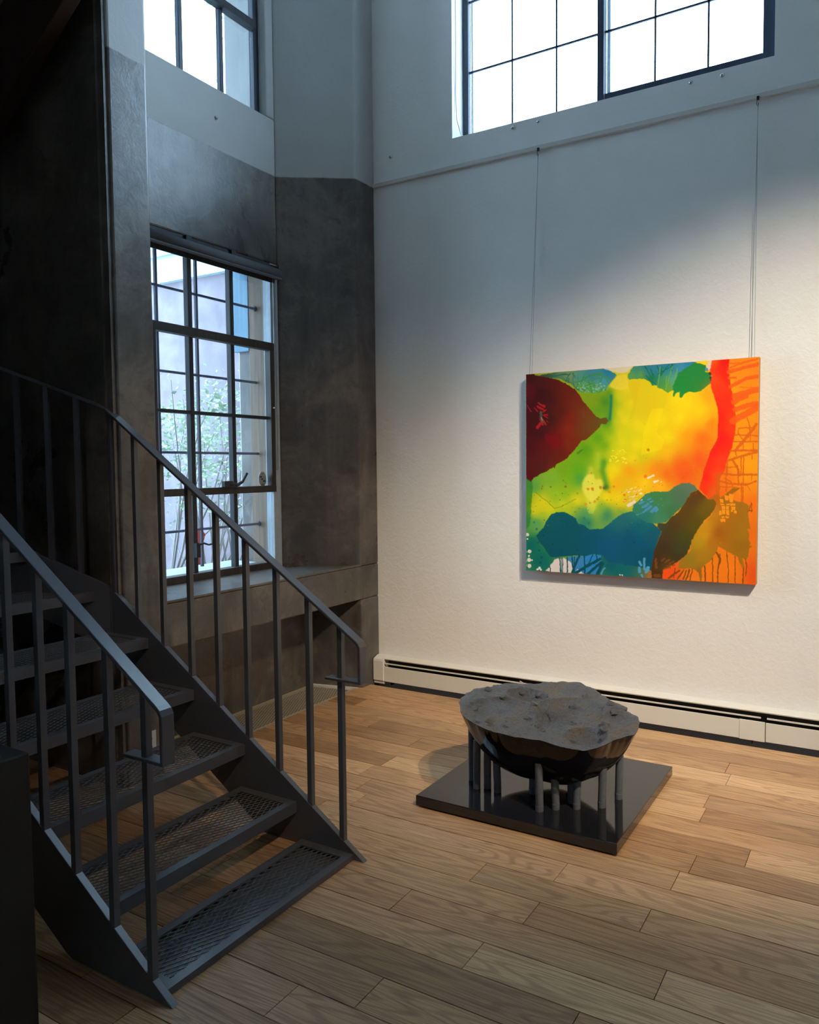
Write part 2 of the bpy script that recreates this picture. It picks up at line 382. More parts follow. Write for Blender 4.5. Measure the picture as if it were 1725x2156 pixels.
for xs in ([.648, .953, 1.248, 1.512], [1.552, 1.846, 2.138, 2.42]):
    for a, b in zip(xs, xs[1:]):
        for z0, z1 in zip([3.67, 4.075, 4.52, 4.98], [4.075, 4.52, 4.98, 5.45]):
            MB().box((a+.006, y-.002, z0+.006), (b-.006, y+.002, z1-.006)).build('pane', M['glass'], w3)
cab = MB().tube([(.616, .03, 4.9), (.618, .035, 4.3), (.613, .04, 3.9), (.618, .045, 3.74), (.632, .07, 3.66), (.655, .10, 3.622), (.70, .12, 3.618)], .004, 6).build('cable', M['plate'], None, smooth=True)
tag(recentre(cab), 'thin white cable running down the clerestory window reveal', 'cable')

# ------------------------------------------------------------------ staircase
st = empty('staircase', 'charcoal painted steel staircase with expanded metal treads and square balusters', 'staircase')
YR, YL, SL = -2.167, -3.105, .667
zs_ = lambda x: SL*(1.373-x)                 # top of stringer
zr_ = lambda x: .842+SL*(1.372-x)            # top of handrail
TH = math.radians(28); DX, DY = -math.cos(TH), -math.sin(TH); XB = -.06
sl2s, sl2r = .455, .385
def stringer(yc, xf):
    p = [(1.373, 0), (xf, 0), (xf-.03, .012), (XB, zs_(XB)-.34), (XB, zs_(XB))]
    return MB().prism(p, yc-.0125, yc+.0125, 'y').build('stringer', M['steel'], st, .002)
stringer(YR, .885); stringer(YL, .93)
def slanted(name, p, dz0, dz1, t0, t1, s, w, bev=.002):
    """sloped plate following the turned flight; p = start xy, top z at t0 is dz1"""
    d = Vector((DX, DY, 0)); nrm = Vector((-DY, DX, 0))*w/2; b = MB(); P = Vector((p[0], p[1], 0))
    c = [P+d*t0+Vector((0, 0, dz0)), P+d*t1+Vector((0, 0, dz0+s*(t1-t0))), P+d*t1+Vector((0, 0, dz1+s*(t1-t0))), P+d*t0+Vector((0, 0, dz1))]
    b.add([q-nrm for q in c]+[q+nrm for q in c], [(0,1,2,3),(7,6,5,4),(4,5,1,0),(5,6,2,1),(6,7,3,2),(7,4,0,3)])
    return b.build(name, M['steel'], st, bev)
for yc, nm in ((YR, 0), (YL, 1)):
    z0 = zs_(XB); slanted('stringer', (XB, yc), z0-.30, z0, 0, .95, sl2s if nm == 0 else .9, .025)
def handrail(yc):
    hw = .0225; c = .5
    top = [(XB, zr_(XB)), (1.352, zr_(1.352)), (1.364, zr_(1.364)-.002), (1.372, zr_(1.372)-.012), (1.373, .69), (1.205, .69), (1.205, .70), (1.361, .70), (1.361, zr_(1.361)-.022), (1.352, zr_(1.352)-.0145), (XB, zr_(XB)-.0145)]
    MB().prism(top, yc-hw, yc+hw, 'y').build('handrail', M['steel'], st, .0025)
    z0 = zr_(XB); slanted('handrail', (XB, yc), z0-.013, z0, 0, .95, sl2r if yc == YR else .9, .045)
handrail(YR); handrail(YL)
def baluster(xb, yc):
    hb = .0110
    MB().add([(xb-hb, yc-hb, zs_(xb-hb)-.004), (xb+hb, yc-hb, zs_(xb+hb)-.004), (xb+hb, yc+hb, zs_(xb+hb)-.004), (xb-hb, yc+hb, zs_(xb-hb)-.004),
              (xb-hb, yc-hb, zr_(xb-hb)-.010), (xb+hb, yc-hb, zr_(xb+hb)-.010), (xb+hb, yc+hb, zr_(xb+hb)-.010), (xb-hb, yc+hb, zr_(xb-hb)-.010)],
             [(0,3,2,1),(4,5,6,7),(0,1,5,4),(1,2,6,5),(2,3,7,6),(3,0,4,7)]).build('baluster', M['steel'], st, .0012)
for xb in (1.268, 1.113, .951, .788, .622, .46, .29, .124, -.035): baluster(xb, YR)
for xb in (1.283, 1.123, .95, .798, .635, .47, .305, .14, -.025): baluster(xb, YL)
for t in (.145, .285, .43, .58, .73):
    for yc, a, b in ((YR, sl2s, sl2r), (YL, .9, .9)):
        q = Vector((XB+DX*t, yc+DY*t, 0)); z0 = zs_(XB)+a*t; z1 = zr_(XB)+b*t-.012
        MB().bar(q+Vector((0, 0, z0-.003)), q+Vector((0, 0, z1)), .022, .022, (DX, DY, 0)).build('baluster', M['steel'], st, .0012)
def expanded(x0, x1, y0, y1, z, lw_, sw_, w=.0036, h=.0022):
    b = MB(); dy = x1-x0; k = lw_/sw_
    for fam in (1, -1):
        c = y0-(x1-x0)*k-lw_
        while c < y1+(x1-x0)*k+lw_:
            # line y = c + fam*(x-x0)*k
            pts = []
            xa, xb_ = x0, x1
            ya, yb_ = c, c+fam*(x1-x0)*k
            # clip to y range
            t0, t1 = 0.0, 1.0
            d = yb_-ya
            for lim, sgn in ((y0, 1), (y1, -1)):
                if d*sgn > 0: t0 = max(t0, (lim-ya)/d)
                else: t1 = min(t1, (lim-ya)/d)
            if t1-t0 > .01:
                P = (xa+(xb_-xa)*t0, ya+d*t0, z+(.0012 if fam > 0 else 0)); Q = (xa+(xb_-xa)*t1, ya+d*t1, z+(.0012 if fam > 0 else 0))
                b.bar(P, Q, w, h)
            c += lw_
    return b
def tread(xf, zt, depth=.30, drop=.045, pad=False):
    y0, y1 = YL+.0135, YR-.0135; fw = .032; xb_ = xf-depth
    f = MB()
    f.box((xf-.006, y0, zt-drop), (xf, y1, zt)).box((xf-fw, y0, zt-.006), (xf-.006, y1, zt))
    f.box((xb_, y0, zt-drop), (xb_+.006, y1, zt)).box((xb_+.006, y0, zt-.006), (xb_+fw, y1, zt))
    for a, b in ((y0, y0+.04), (y1-.04, y1)): f.box((xb_+fw, a, zt-.006), (xf-fw, b, zt))
    for a, b in ((y0, y0+.005), (y1-.005, y1)): f.box((xb_+.006, a, zt-drop), (xf-.006, b, zt-.006))
    o = f.build('tread', M['steel'], st)
    g = expanded(xb_+fw-.004, xf-fw+.004, y0+.037, y1-.037, zt-.0065, .046, .022).build('mesh_panel', M['steel_mesh'], o); g['kind'] = 'stuff'
    return o
t0 = tread(1.325, .024, .255, .022)
MB().box((1.08, YL+.03, .001), (1.315, YR-.03, .004)).build('added_pan', M['steel'], t0)  # steel sheet added under the mesh so the first tread's openings look dark
for xf, zt in ((1.048, .172), (.775, .357), (.482, .546), (.197, .742), (-.125, .935)): tread(xf, zt)
# bent winder treads in the dark
for k, (t, zt) in enumerate(((.38, 1.125), (.66, 1.31))):
    d = Vector((DX, DY, 0)); nn = Vector((-DY, DX, 0)); a = Vector((XB, YR-.02, zt))+d*t; b_ = Vector((XB-.12, YL+.02, zt))+d*(t*.6)
    f = MB().bar(a, b_, .032, .006).bar(a+d*.26, b_+d*.16, .032, .006).bar(a-Vector((0, 0, .022)), b_-Vector((0, 0, .022)), .006, .045)
    o = f.build('tread', M['steel'], st)
    g = MB()
    for i in range(40):
        s0 = a.lerp(b_, i/40); s1 = (a+d*.26).lerp(b_+d*.16, min(1, i/40+.2)); s2 = (a+d*.26).lerp(b_+d*.16, max(0, i/40-.2))
        g.bar(s0, s1, .0046, .003).bar(s0+Vector((0, 0, .001)), s2+Vector((0, 0, .001)), .0046, .003)
    gg = g.build('mesh_panel', M['steel_mesh'], o); gg['kind'] = 'stuff'
rebase(st)

# ------------------------------------------------------------------ sculpture on its plinth
pl = MB().box((1.285, -1.650, .008), (2.185, -.742, .052)).build('plinth', M['honed'], None, .003)
tag(recentre(pl), 'square polished black granite slab on the oak floor under the stone sculpture', 'plinth')
pf = MB()
for a in (1.33, 2.10):
    for b in (-1.6, -.83): pf.box((a, b, 0), (a+.04, b+.04, .012))
sc = empty('sculpture', 'dark basalt bowl-shaped stone sculpture with rough top on short stone legs', 'sculpture')
rim = [(1.379,-1.406,.409),(1.342,-1.323,.416),(1.348,-1.208,.423),(1.395,-1.132,.426),(1.44,-1.046,.429),(1.495,-1.022,.429),(1.57,-.987,.428),(1.639,-.904,.431),(1.719,-.848,.431),(1.823,-.88,.426),(1.895,-.954,.419),(1.975,-1.025,.412),(2.051,-1.091,.404),(2.067,-1.073,.405),(2.135,-1.16,.395),(2.16,-1.255,.387),(2.162,-1.335,.38),(2.142,-1.354,.379),(2.103,-1.428,.375),(2.068,-1.523,.368),(2.022,-1.579,.365),(1.954,-1.588,.368),(1.845,-1.576,.375),(1.756,-1.594,.377),(1.676,-1.6,.381),(1.584,-1.584,.387),(1.507,-1.548,.393),(1.441,-1.502,.399)]
CXs, CYs = 1.755, -1.255
ang = np.array([math.atan2(y-CYs, x-CXs) for x, y, z in rim]); rad = np.array([math.hypot(x-CXs, y-CYs) for x, y, z in rim]); rz = np.array([z for x, y, z in rim])
o_ = np.argsort(ang); ang, rad, rz = ang[o_], rad[o_], rz[o_]
ang3 = np.concatenate([ang-2*math.pi, ang, ang+2*math.pi]); rad3 = np.tile(rad, 3); rz3 = np.tile(rz, 3)
rng = np.random.RandomState(3)
NA = 240; th = np.linspace(-math.pi, math.pi, NA, endpoint=False)
R0 = np.interp(th, ang3, rad3); Z0 = np.interp(th, ang3, rz3)
jit = rng.randn(NA); jit = (jit+np.roll(jit, 1)+np.roll(jit, -1))/3
R0 = R0+jit*.004; Z0 = Z0+jit*.003
craters = [(1.60, -1.13, .095, .050), (1.99, -1.44, .085, .046), (1.58, -1.40, .17, .030), (1.84, -1.22, .15, .034), (2.06, -1.22, .09, .024), (1.80, -1.42, .07, .016)]
def top_z(xx, yy, base):
    z = base + .006*math.sin(9*xx+4*yy) + .005*math.sin(17*yy-6*xx)
    for cx, cy, r, d in craters:
        q = ((xx-cx)**2+(yy-cy)**2)/(r*r)
        if q < 1: z -= d*(1-q)**.6
        elif q < 1.5: z += .004*(1.5-q)
    return z
def plane_z(xx, yy): return .372 + (yy+1.60)*.085 - (xx-1.755)*.035
b = MB(); NR = 44
for j in range(NR+1):
    s = j/NR
    for k in range(NA):
        xx = CXs+R0[k]*s*math.cos(th[k]); yy = CYs+R0[k]*s*math.sin(th[k])
        w = max(0, (s-.75)/.25)**2
        z = top_z(xx, yy, plane_z(xx, yy))*(1-w)+Z0[k]*w + (rng.randn()*.0012 if 0 < j < NR else 0)
        b.v.append((xx, yy, z))
for j in range(NR):
    for k in range(NA):
        u = j*NA+k; v_ = j*NA+(k+1) % NA; b.f.append((u, u+NA, v_+NA, v_))
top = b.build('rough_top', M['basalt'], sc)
b = MB(); NU = 30
def smooth_ring(a, n=40):
    for _ in range(n): a = (np.roll(a, 1)+2*a+np.roll(a, -1))/4
    return a
R0s, Z0s = smooth_ring(R0), smooth_ring(Z0)
def bowl_z(s, zr): return .115+(zr-.006-.115)*(s**3.4)
for j in range(NU+1):
    s = (j/NU)**.7
    for k in range(NA):
        e_ = s**14; r1 = R0s[k]*(1-e_)+(R0[k]-.001)*e_; z1 = Z0s[k]*(1-e_)+Z0[k]*e_
        rr = r1*s*(1.0+.02*math.sin(math.pi*s)); b.v.append((CXs+rr*math.cos(th[k]), CYs+rr*math.sin(th[k]), bowl_z(s, z1+.004)))
for j in range(NU):
    for k in range(NA):
        u = j*NA+k; v_ = j*NA+(k+1) % NA; b.f.append((u, v_, v_+NA, u+NA))
bowl = b.build('polished_underside', M['polished'], sc, smooth=True)
for (lx, ly) in ((1.818,-1.524),(1.870,-1.472),(1.944,-1.423),(2.032,-1.356),(2.069,-1.235),(1.484,-1.444),(1.526,-1.42),(1.583,-1.435),(1.425,-1.372),(1.724,-1.371),(1.907,-1.38),(1.60,-1.0),(1.76,-.95),(1.93,-1.03)):
    a_ = math.atan2(ly-CYs, lx-CXs); rr = math.hypot(lx-CXs, ly-CYs)
    k = int(round((a_+math.pi)/(2*math.pi)*NA)) % NA
    ztop = min(.36, bowl_z(min(1, rr/R0[k]), Z0[k]))+.012
    tx, ty = lx+rng.uniform(-.004, .006), ly+rng.uniform(-.003, .003)
    MB().tube([(lx, ly, .052), (lx, ly, .075), (lx+.0004, ly, .078), ((lx+tx)/2, (ly+ty)/2, (.078+ztop)/2), (tx, ty, ztop)], [.0165, .0172, .0163, .0168, .0165], 14).build('leg', M['core'], sc, smooth=False)
for (mx, my) in ((1.418,-1.187),(1.546,-1.066),(1.612,-1.17),(1.524,-1.237),(1.443,-1.379),(1.55,-1.455),(1.526,-1.527),(1.585,-1.514),(1.638,-1.481),(1.769,-1.414),(1.802,-1.455),(1.82,-1.122),(1.851,-1.034),(1.986,-1.087),(2.021,-1.148),(2.013,-1.245),(2.025,-1.318),(2.044,-1.369),(2.058,-1.415),(1.869,-1.258),(1.86,-1.325),(1.941,-1.475),(1.674,-1.231),(1.627,-1.05),(1.688,-1.33)):
    a_ = rng.uniform(0, 6.28); p_ = Vector((mx, my, top_z(mx, my, plane_z(mx, my)))); up_ = Vector((.5*math.cos(a_), .5*math.sin(a_), 1)).normalized()
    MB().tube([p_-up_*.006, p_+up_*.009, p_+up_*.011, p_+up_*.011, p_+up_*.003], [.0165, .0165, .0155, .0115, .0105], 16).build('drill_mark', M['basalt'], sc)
rebase(sc)

# ------------------------------------------------------------------ baseboard heater
ht = empty('baseboard_heater', 'long cream baseboard heater with black slots along the white wall', 'heater')
yf = -.083
MB().box((.008, -.012, 0), (4.2, -.001, .185)).build('back_plate', M['heater'], ht)
MB().prism([(-.001, .182), (-.001, .196), (-.030, .196), (yf+.006, .184), (yf+.008, .178), (-.030, .188)], .07, 4.2, 'x').build('top_cover', M['heater'], ht)
MB().box((.03, -.016, .004), (4.2, -.0125, .181)).build('shade_liner', M['shade_liner'], ht)  # dark lining over the cream back plate, slot shade put into its colour
MB().box((.10, yf+.024, .035), (4.2, -.022, .112)).build('fin_element', M['shade_liner'], ht)
MB().box((.085, yf+.010, .146), (2.49, yf+.018, .153)).build('damper', M['heater'], ht); MB().box((2.52, yf+.010, .146), (4.2, yf+.018, .153)).build('damper', M['heater'], ht)
for a, b_ in ((.085, 2.40), (2.515, 4.2)): MB().box((a, yf, .026), (b_, yf+.006, .130)).build('front_panel', M['heater'], ht, .002)
MB().box((2.385, yf-.003, .024), (2.512, yf+.006, .132)).build('joint_cover', M['heater'], ht, .002)
MB().prism([(-.001, .006), (-.001, .197), (-.034, .197), (yf, .180), (yf-.005, .165), (yf-.005, .03), (yf+.004, .026), (yf+.004, .006)], .004, .088, 'x').build('end_cap', M['heater'], ht, .003)
MB().box((.13, yf+.004, 0), (.137, -.02, .03)).build('foot', M['shade_liner'], ht); MB().box((2.44, yf+.004, 0), (2.447, -.02, .03)).build('foot', M['shade_liner'], ht)
MB().bar((1.10, yf+.012, .162), (1.135, yf+.008, .150), .004, .004).build('loose_clip', M['heater'], ht)
rebase(ht)

# ------------------------------------------------------------------ blind, grille, grate, outlet, screws
rb = empty('roller_blind', 'rolled-up grey roller blind at the top of the tall window', 'blind')
MB().tube([(-.385, -1.655, 2.77), (-.385, -.56, 2.77)], .034, 20).build('roller', M['blind'], rb, smooth=True)
MB().box((-.42, -1.655, 2.715), (-.414, -.56, 2.83)).build('back_rail', M['frame_dark'], rb)
MB().tube([(-.354, -1.64, 2.735), (-.354, -.57, 2.735)], .008, 8).build('hem_bar', M['blind'], rb)
MB().lathe([(.030, 0), (.034, .003), (.030, .006)], (0, 0, 0), 16)
for yy in (-1.659, -.556): MB().tube([(-.385, yy-.003, 2.77), (-.385, yy+.003, 2.77)], .037, 20).box((-.42, yy-.003, 2.74), (-.38, yy+.003, 2.83)).build('bracket', M['chrome'] if yy > -1 else M['frame_dark'], rb)
for yy in (-1.32, -.96): MB().box((-.42, yy-.02, 2.79), (-.39, yy+.02, 2.835)).build('clip', M['frame_dark'], rb)
ch = []
for i in range(13):
    a_ = math.pi*i/12; ch.append((-.405, -.5835-.0085*math.cos(a_), 1.505-.0085*math.sin(a_)))
MB().tube([(-.405, -.592, 2.74)]+ch+[(-.405, -.575, 2.74)], .0022, 6).build('bead_chain', M['wire'], rb)
rebase(rb)
gr = empty('window_grille', 'blue-grey iron security bars outside the tall window', 'grille')
for yy, z0 in ((-1.39, .90), (-1.08, .90), (-.775, .92)): MB().bar((-.60, yy, z0), (-.60, yy, 2.80), .016, .016).add([(-.608, yy-.008, 2.80), (-.592, yy-.008, 2.80), (-.592, yy+.008, 2.80), (-.608, yy+.008, 2.80), (-.60, yy, 2.83)], [(0, 1, 4), (1, 2, 4), (2, 3, 4), (3, 0, 4)]).build('upright_bar', M['iron'], gr)
for zz in (2.573, 2.083, 1.607, 1.133):
    MB().tube([(-.60, -1.66, zz), (-.60, -.535, zz)], .0085, 8).build('cross_bar', M['iron'], gr)
for zz in (2.573, 1.133): MB().tube([(-.60, -.566, zz), (-.60, -.553, zz)], .017, 12).build('end_collar', M['iron'], gr)
rebase(gr)
ge = empty('floor_grate', 'tan expanded metal floor grate inside the low niche under the window', 'grate')
g = expanded(-.355, -.035, -1.88, -.30, -.004, .036, .0185, .0028, .0016).build('mesh_panel', M['tan_mesh'], ge); g['kind'] = 'stuff'
MB().box((-.368, -1.9, -.018), (-.352, -.29, 0)).box((-.05, -1.9, -.018), (-.034, -.24, .0)).box((-.352, -1.9, -.018), (-.05, -1.885, 0)).build('grate_frame', M['tan_mesh'], ge)
MB().prism([(-.36, -.312), (-.36, -.298), (-.03, -.222), (-.03, -.236)], -.018, .002).build('end_strip', M['trim'], ge)
rebase(ge)
ot = empty('wall_outlet', 'white electrical outlet plate low on the concrete pier by the stairs', 'outlet')
MB().box((.0005, -2.058, .118), (.006, -1.988, .232)).build('cover_plate', M['plate'], ot, .002)
for zz in (.155, .195): MB().box((.006, -2.04, zz-.014), (.008, -2.006, zz+.014)).build('socket', M['plate'], ot, .003)
for zz in (.155, .195): MB().box((.008, -2.031, zz-.005), (.0085, -2.028, zz+.006)).box((.008, -2.018, zz-.005), (.0085, -2.015, zz+.006)).build('slot', M['groove'], ot)  # dark bars paint the shade inside the socket holes
rebase(ot)
def screw(p, nrm, label, group=None):
    e = empty('wall_screw', label, 'screw', p, group); n_ = Vector(nrm)
    h = MB().tube([Vector((0, 0, 0)), n_*.004, n_*.010], [.008, .011, .007], 12).build('screw_head', M['chrome'], e, smooth=True)
    MB().tube([n_*.0100, n_*.0104], .003, 6).build('drive', M['groove'], e)  # dark disc, shade of the drive recess put in as colour
screw((XI+.0005, -1.056, 3.593), (1, 0, 0), 'shiny round screw in the grey plaster band under the upper window')
screw((.138, -.0005, 3.59), (0, -1, 0), 'small round screw in the white wall next to the room corner')
for xx, zz, lab in ((1.029, 3.592, 'small round wall screw under the corner-side clerestory sash, away from any wire hook'), (1.197, 3.590, 'small round wall screw straight above the wire hook over the maroon blob'),
                    (2.081, 3.591, 'small round wall screw under the clerestory, farther from the orange-edge wire hook'), (2.242, 3.588, 'small round wall screw under the clerestory, nearer the orange-edge wire hook')):
    screw((xx, -.0005, zz-.012), (0, -1, 0), lab, 'screws under the clerestory window')

# ------------------------------------------------------------------ painting
PTL, PTR, PBR, PBL = (1107.6, 790.6), (1601.8, 749.0), (1588.2, 1228.5), (1108.0, 1199.5)
def homography(src, dst):
    A = []
    for (x_, y_), (u_, v_) in zip(src, dst):
        A.append([x_, y_, 1, 0, 0, 0, -u_*x_, -u_*y_, -u_]); A.append([0, 0, 0, x_, y_, 1, -v_*x_, -v_*y_, -v_])
    return np.linalg.svd(np.array(A, float))[2][-1].reshape(3, 3)
UV2PX = homography([(0, 0), (1, 0), (1, 1), (0, 1)], [PTL, PTR, PBR, PBL])
NX, NY = 560, 512
uu, vv = np.meshgrid(np.linspace(0, 1, NX), np.linspace(0, 1, NY))
hh = np.stack([uu, vv, np.ones_like(uu)], -1) @ UV2PX.T
PX0, PY0 = hh[..., 0]/hh[..., 2], hh[..., 1]/hh[..., 2]      # canvas point -> tracing coordinates
prng = np.random.RandomState(5)
def vnoise(cell):
    gx, gy = int(500/cell)+3, int(500/cell)+3; g_ = prng.rand(gy, gx)
    fx = (PX0-1090)/cell; fy = (PY0-740)/cell; ix = np.clip(fx.astype(int), 0, gx-2); iy = np.clip(fy.astype(int), 0, gy-2)
    tx = fx-ix; ty = fy-iy; tx = tx*tx*(3-2*tx); ty = ty*ty*(3-2*ty)
    return (g_[iy, ix]*(1-tx)+g_[iy, ix+1]*tx)*(1-ty)+(g_[iy+1, ix]*(1-tx)+g_[iy+1, ix+1]*tx)*ty
rough1, rough2, big1, big2 = vnoise(4)-.5, vnoise(4)-.5, vnoise(30)-.5, vnoise(30)-.5
PX, PY = PX0+rough1*1.8, PY0+rough2*1.8
Q = lambda n: (lambda x_, y_: ((1090, 1340, 1090, 1340)[n-1]+x_/6.389, (740, 740, 980, 980)[n-1]+y_/6.389))
Q1, Q2, Q3, Q4 = Q(1), Q(2), Q(3), Q(4)
def field(cps, power=3.0, bx=None, by=None):
    X_, Y_ = PX0+big1*9, PY0+big2*9; num = np.zeros(PX0.shape+(3,)); den = np.zeros(PX0.shape)
    for (x_, y_), c in cps:
        w_ = 1/((X_-x_)**2+(Y_-y_)**2+90)**(power/2); num += w_[..., None]*np.array(c, float); den += w_
    return num/den[..., None]
def blur(m_, n=1):
    for _ in range(n):
        p_ = np.pad(m_, 1, mode='edge'); m_ = (p_[:-2, 1:-1]+p_[2:, 1:-1]+p_[1:-1, :-2]+p_[1:-1, 2:]+2*p_[1:-1, 1:-1])/6
    return m_
def inside(poly, rough=True):
    X_, Y_ = (PX, PY) if rough else (PX0, PY0); r = np.zeros(X_.shape, bool); n = len(poly)
    for i in range(n):
        (xa, ya), (xb_, yb_) = poly[i], poly[(i+1) % n]
        c = (ya > Y_) != (yb_ > Y_)
        if ya != yb_: r ^= c & (X_ < (xb_-xa)*(Y_-ya)/(yb_-ya)+xa)
    return r.astype(float)
def stroke(pts, w, rough=True, taper=None):
    X_, Y_ = (PX, PY) if rough else (PX0, PY0); d = np.full(X_.shape, 1e9)
    for (xa, ya), (xb_, yb_) in zip(pts, pts[1:]):
        L = (xb_-xa)**2+(yb_-ya)**2+1e-9; t = np.clip(((X_-xa)*(xb_-xa)+(Y_-ya)*(yb_-ya))/L, 0, 1)
        d = np.minimum(d, np.hypot(X_-xa-t*(xb_-xa), Y_-ya-t*(yb_-ya)))
    return np.clip((w-d)/.7+.5, 0, 1)
def soft(pts, w):
    d = 1e9
    for (xa, ya), (xb_, yb_) in zip(pts, pts[1:]):
        L = (xb_-xa)**2+(yb_-ya)**2+1e-9; t = np.clip(((PX0-xa)*(xb_-xa)+(PY0-ya)*(yb_-ya))/L, 0, 1)
        d = np.minimum(d, np.hypot(PX0-xa-t*(xb_-xa), PY0-ya-t*(yb_-ya)))
    return np.exp(-(d/w)**2)
def disc(c, r): return np.clip((r-np.hypot(PX-c[0], PY-c[1]))/.8+.5, 0, 1)
IMG = field([(Q1(1470,480),(238,212,25)),(Q1(1450,950),(242,222,12)),(Q1(1360,1100),(235,222,10)),(Q1(1330,1350),(238,222,10)),(Q1(1600,1250),(242,226,6)),(Q1(1560,1440),(240,222,6)),(Q2(100,1000),(240,218,5)),(Q2(600,900),(250,225,5)),(Q2(550,650),(248,220,5)),(Q2(300,650),(236,208,6)),(Q2(800,650),(250,205,8)),(Q2(650,1000),(250,200,5)),(Q1(1300,850),(150,190,15)),(Q1(1290,1150),(190,210,12)),(Q3(1300,60),(250,222,4)),(Q3(1350,420),(250,218,6)),(Q3(1000,540),(225,220,20)),(Q3(420,580),(215,220,15)),(Q3(250,680),(205,215,25)),(Q1(1500,700),(240,212,10)),(Q1(1650,1000),(240,222,10)),(Q1(1400,850),(240,222,20)),(Q1(1380,1200),(238,222,8)),(Q1(1600,500),(236,205,10)),(Q2(300,900),(246,222,5)),(Q2(150,750),(230,200,5)),(Q2(700,700),(250,222,5)),(Q2(850,820),(250,212,5)),(Q2(400,1150),(246,222,0)),
 (Q2(920,900),(250,190,5)),(Q2(1000,600),(246,170,10)),(Q2(1010,980),(246,135,5)),(Q2(700,1130),(250,160,5)),(Q2(900,1180),(246,110,8)),(Q2(600,1540),(245,95,15)),(Q2(850,1450),(245,92,20)),(Q2(300,1560),(243,140,10)),(Q2(100,1560),(240,180,5)),(Q2(200,1330),(232,215,5)),(Q2(400,1350),(246,190,8)),(Q2(60,1420),(205,205,10)),
 (Q2(1500,300),(250,138,5)),(Q2(1600,650),(250,140,0)),(Q2(1550,1000),(250,148,0)),(Q2(1450,1300),(247,155,5)),(Q2(1500,1550),(246,162,5)),(Q2(1640,1100),(246,125,8)),(Q2(1640,250),(248,130,8)),(Q2(1400,150),(248,135,8)),
 (Q1(1000,650),(128,165,10)),(Q1(1100,800),(95,158,10)),(Q1(1190,680),(55,130,35)),(Q1(1230,960),(55,150,40)),(Q1(1100,1150),(85,163,0)),(Q1(900,1350),(90,163,5)),(Q1(650,1600),(118,172,10)),(Q1(1250,1050),(120,180,10)),(Q1(1330,980),(215,215,12)),(Q1(1330,680),(150,190,10)),(Q1(1400,620),(222,212,15)),(Q1(1000,900),(105,155,15)),(Q1(1200,1250),(90,165,10)),(Q1(1280,1250),(215,220,10)),(Q1(1150,1500),(100,180,15)),(Q1(1230,1550),(245,225,5)),
 (Q3(450,200),(125,185,45)),(Q3(700,150),(120,185,10)),(Q3(830,170),(70,165,70)),(Q3(800,60),(95,175,10)),(Q3(200,300),(85,165,75)),(Q3(135,500),(60,140,20)),(Q3(135,720),(40,130,60)),(Q3(330,500),(228,215,10)),(Q3(250,590),(230,225,10)),(Q3(600,560),(222,220,10)),(Q3(800,480),(235,220,10)),(Q3(1000,450),(245,232,40)),(Q3(1200,450),(250,225,0)),(Q3(1400,520),(235,210,10)),(Q3(1620,250),(250,190,10)),(Q3(1500,90),(250,160,5)),(Q3(1250,150),(250,220,0)),(Q3(1350,250),(248,180,5)),(Q3(500,420),(150,200,30)),(Q3(650,350),(140,195,20)),(Q3(300,660),(170,205,45)),(Q3(600,610),(165,200,45)),(Q3(1100,590),(120,180,60)),(Q3(900,640),(70,155,105)),(Q3(900,760),(30,128,112)),(Q3(250,760),(60,155,115)),(Q3(180,1050),(0,105,100)),(Q3(300,1250),(0,108,100)),(Q3(1200,680),(50,140,108)),(Q3(1400,610),(110,165,70)),(Q3(1400,1400),(5,102,108)),(Q3(1550,1200),(0,92,115)),(Q3(1250,1300),(0,95,110)),
 (Q4(1000,1420),(246,125,10)),(Q4(1300,1400),(246,128,10)),(Q4(1550,1450),(235,85,15)),(Q4(1590,900),(235,110,10)),(Q4(1560,500),(245,115,10)),(Q4(1500,100),(250,155,5)),(Q4(1200,180),(245,120,12)),(Q4(400,100),(245,105,15)),(Q4(200,60),(250,140,10)),(Q4(650,120),(245,90,20)),(Q4(300,280),(250,185,20)),(Q4(80,250),(252,215,10)),(Q4(420,1450),(245,80,15)),(Q4(720,1500),(245,125,20)),(Q4(1450,300),(246,140,8)),(Q4(1150,400),(240,110,15))])
def lay(mask, color, a=1.0, soft=1):
    global IMG
    m_ = blur(mask, soft)[..., None]*a; IMG = IMG*(1-m_)+(color if isinstance(color, np.ndarray) else np.array(color, float))*m_
# yellow veils
lay(inside([Q1(1480,400),Q1(1660,380),Q1(1570,870),Q1(1500,930),Q1(1560,700)]), (225,195,10), .45)
lay(inside([Q2(210,770),Q2(370,770),Q2(270,1090),Q2(370,1200),Q2(340,1320),Q2(60,1400),Q2(100,1050)]), (252,228,0), .4)
lay(inside([Q2(60,400),Q2(430,570),Q2(380,760),Q2(200,770),Q2(120,1010),Q2(0,900),Q2(0,700)]), (228,205,8), .5)
# teal streak between green and yellow
lay(soft([Q1(1230,560),Q1(1225,700),Q1(1215,850),Q1(1200,960)], 9), (75,150,30), .7); lay(soft([Q1(1258,600),Q1(1256,700),Q1(1246,830),Q1(1236,920)], 2.6), (20,120,110), .95)
lay(soft([Q1(1150,1500),Q3(1130,60),Q3(1170,200),Q3(1185,290)], 7), (75,155,40), .8)
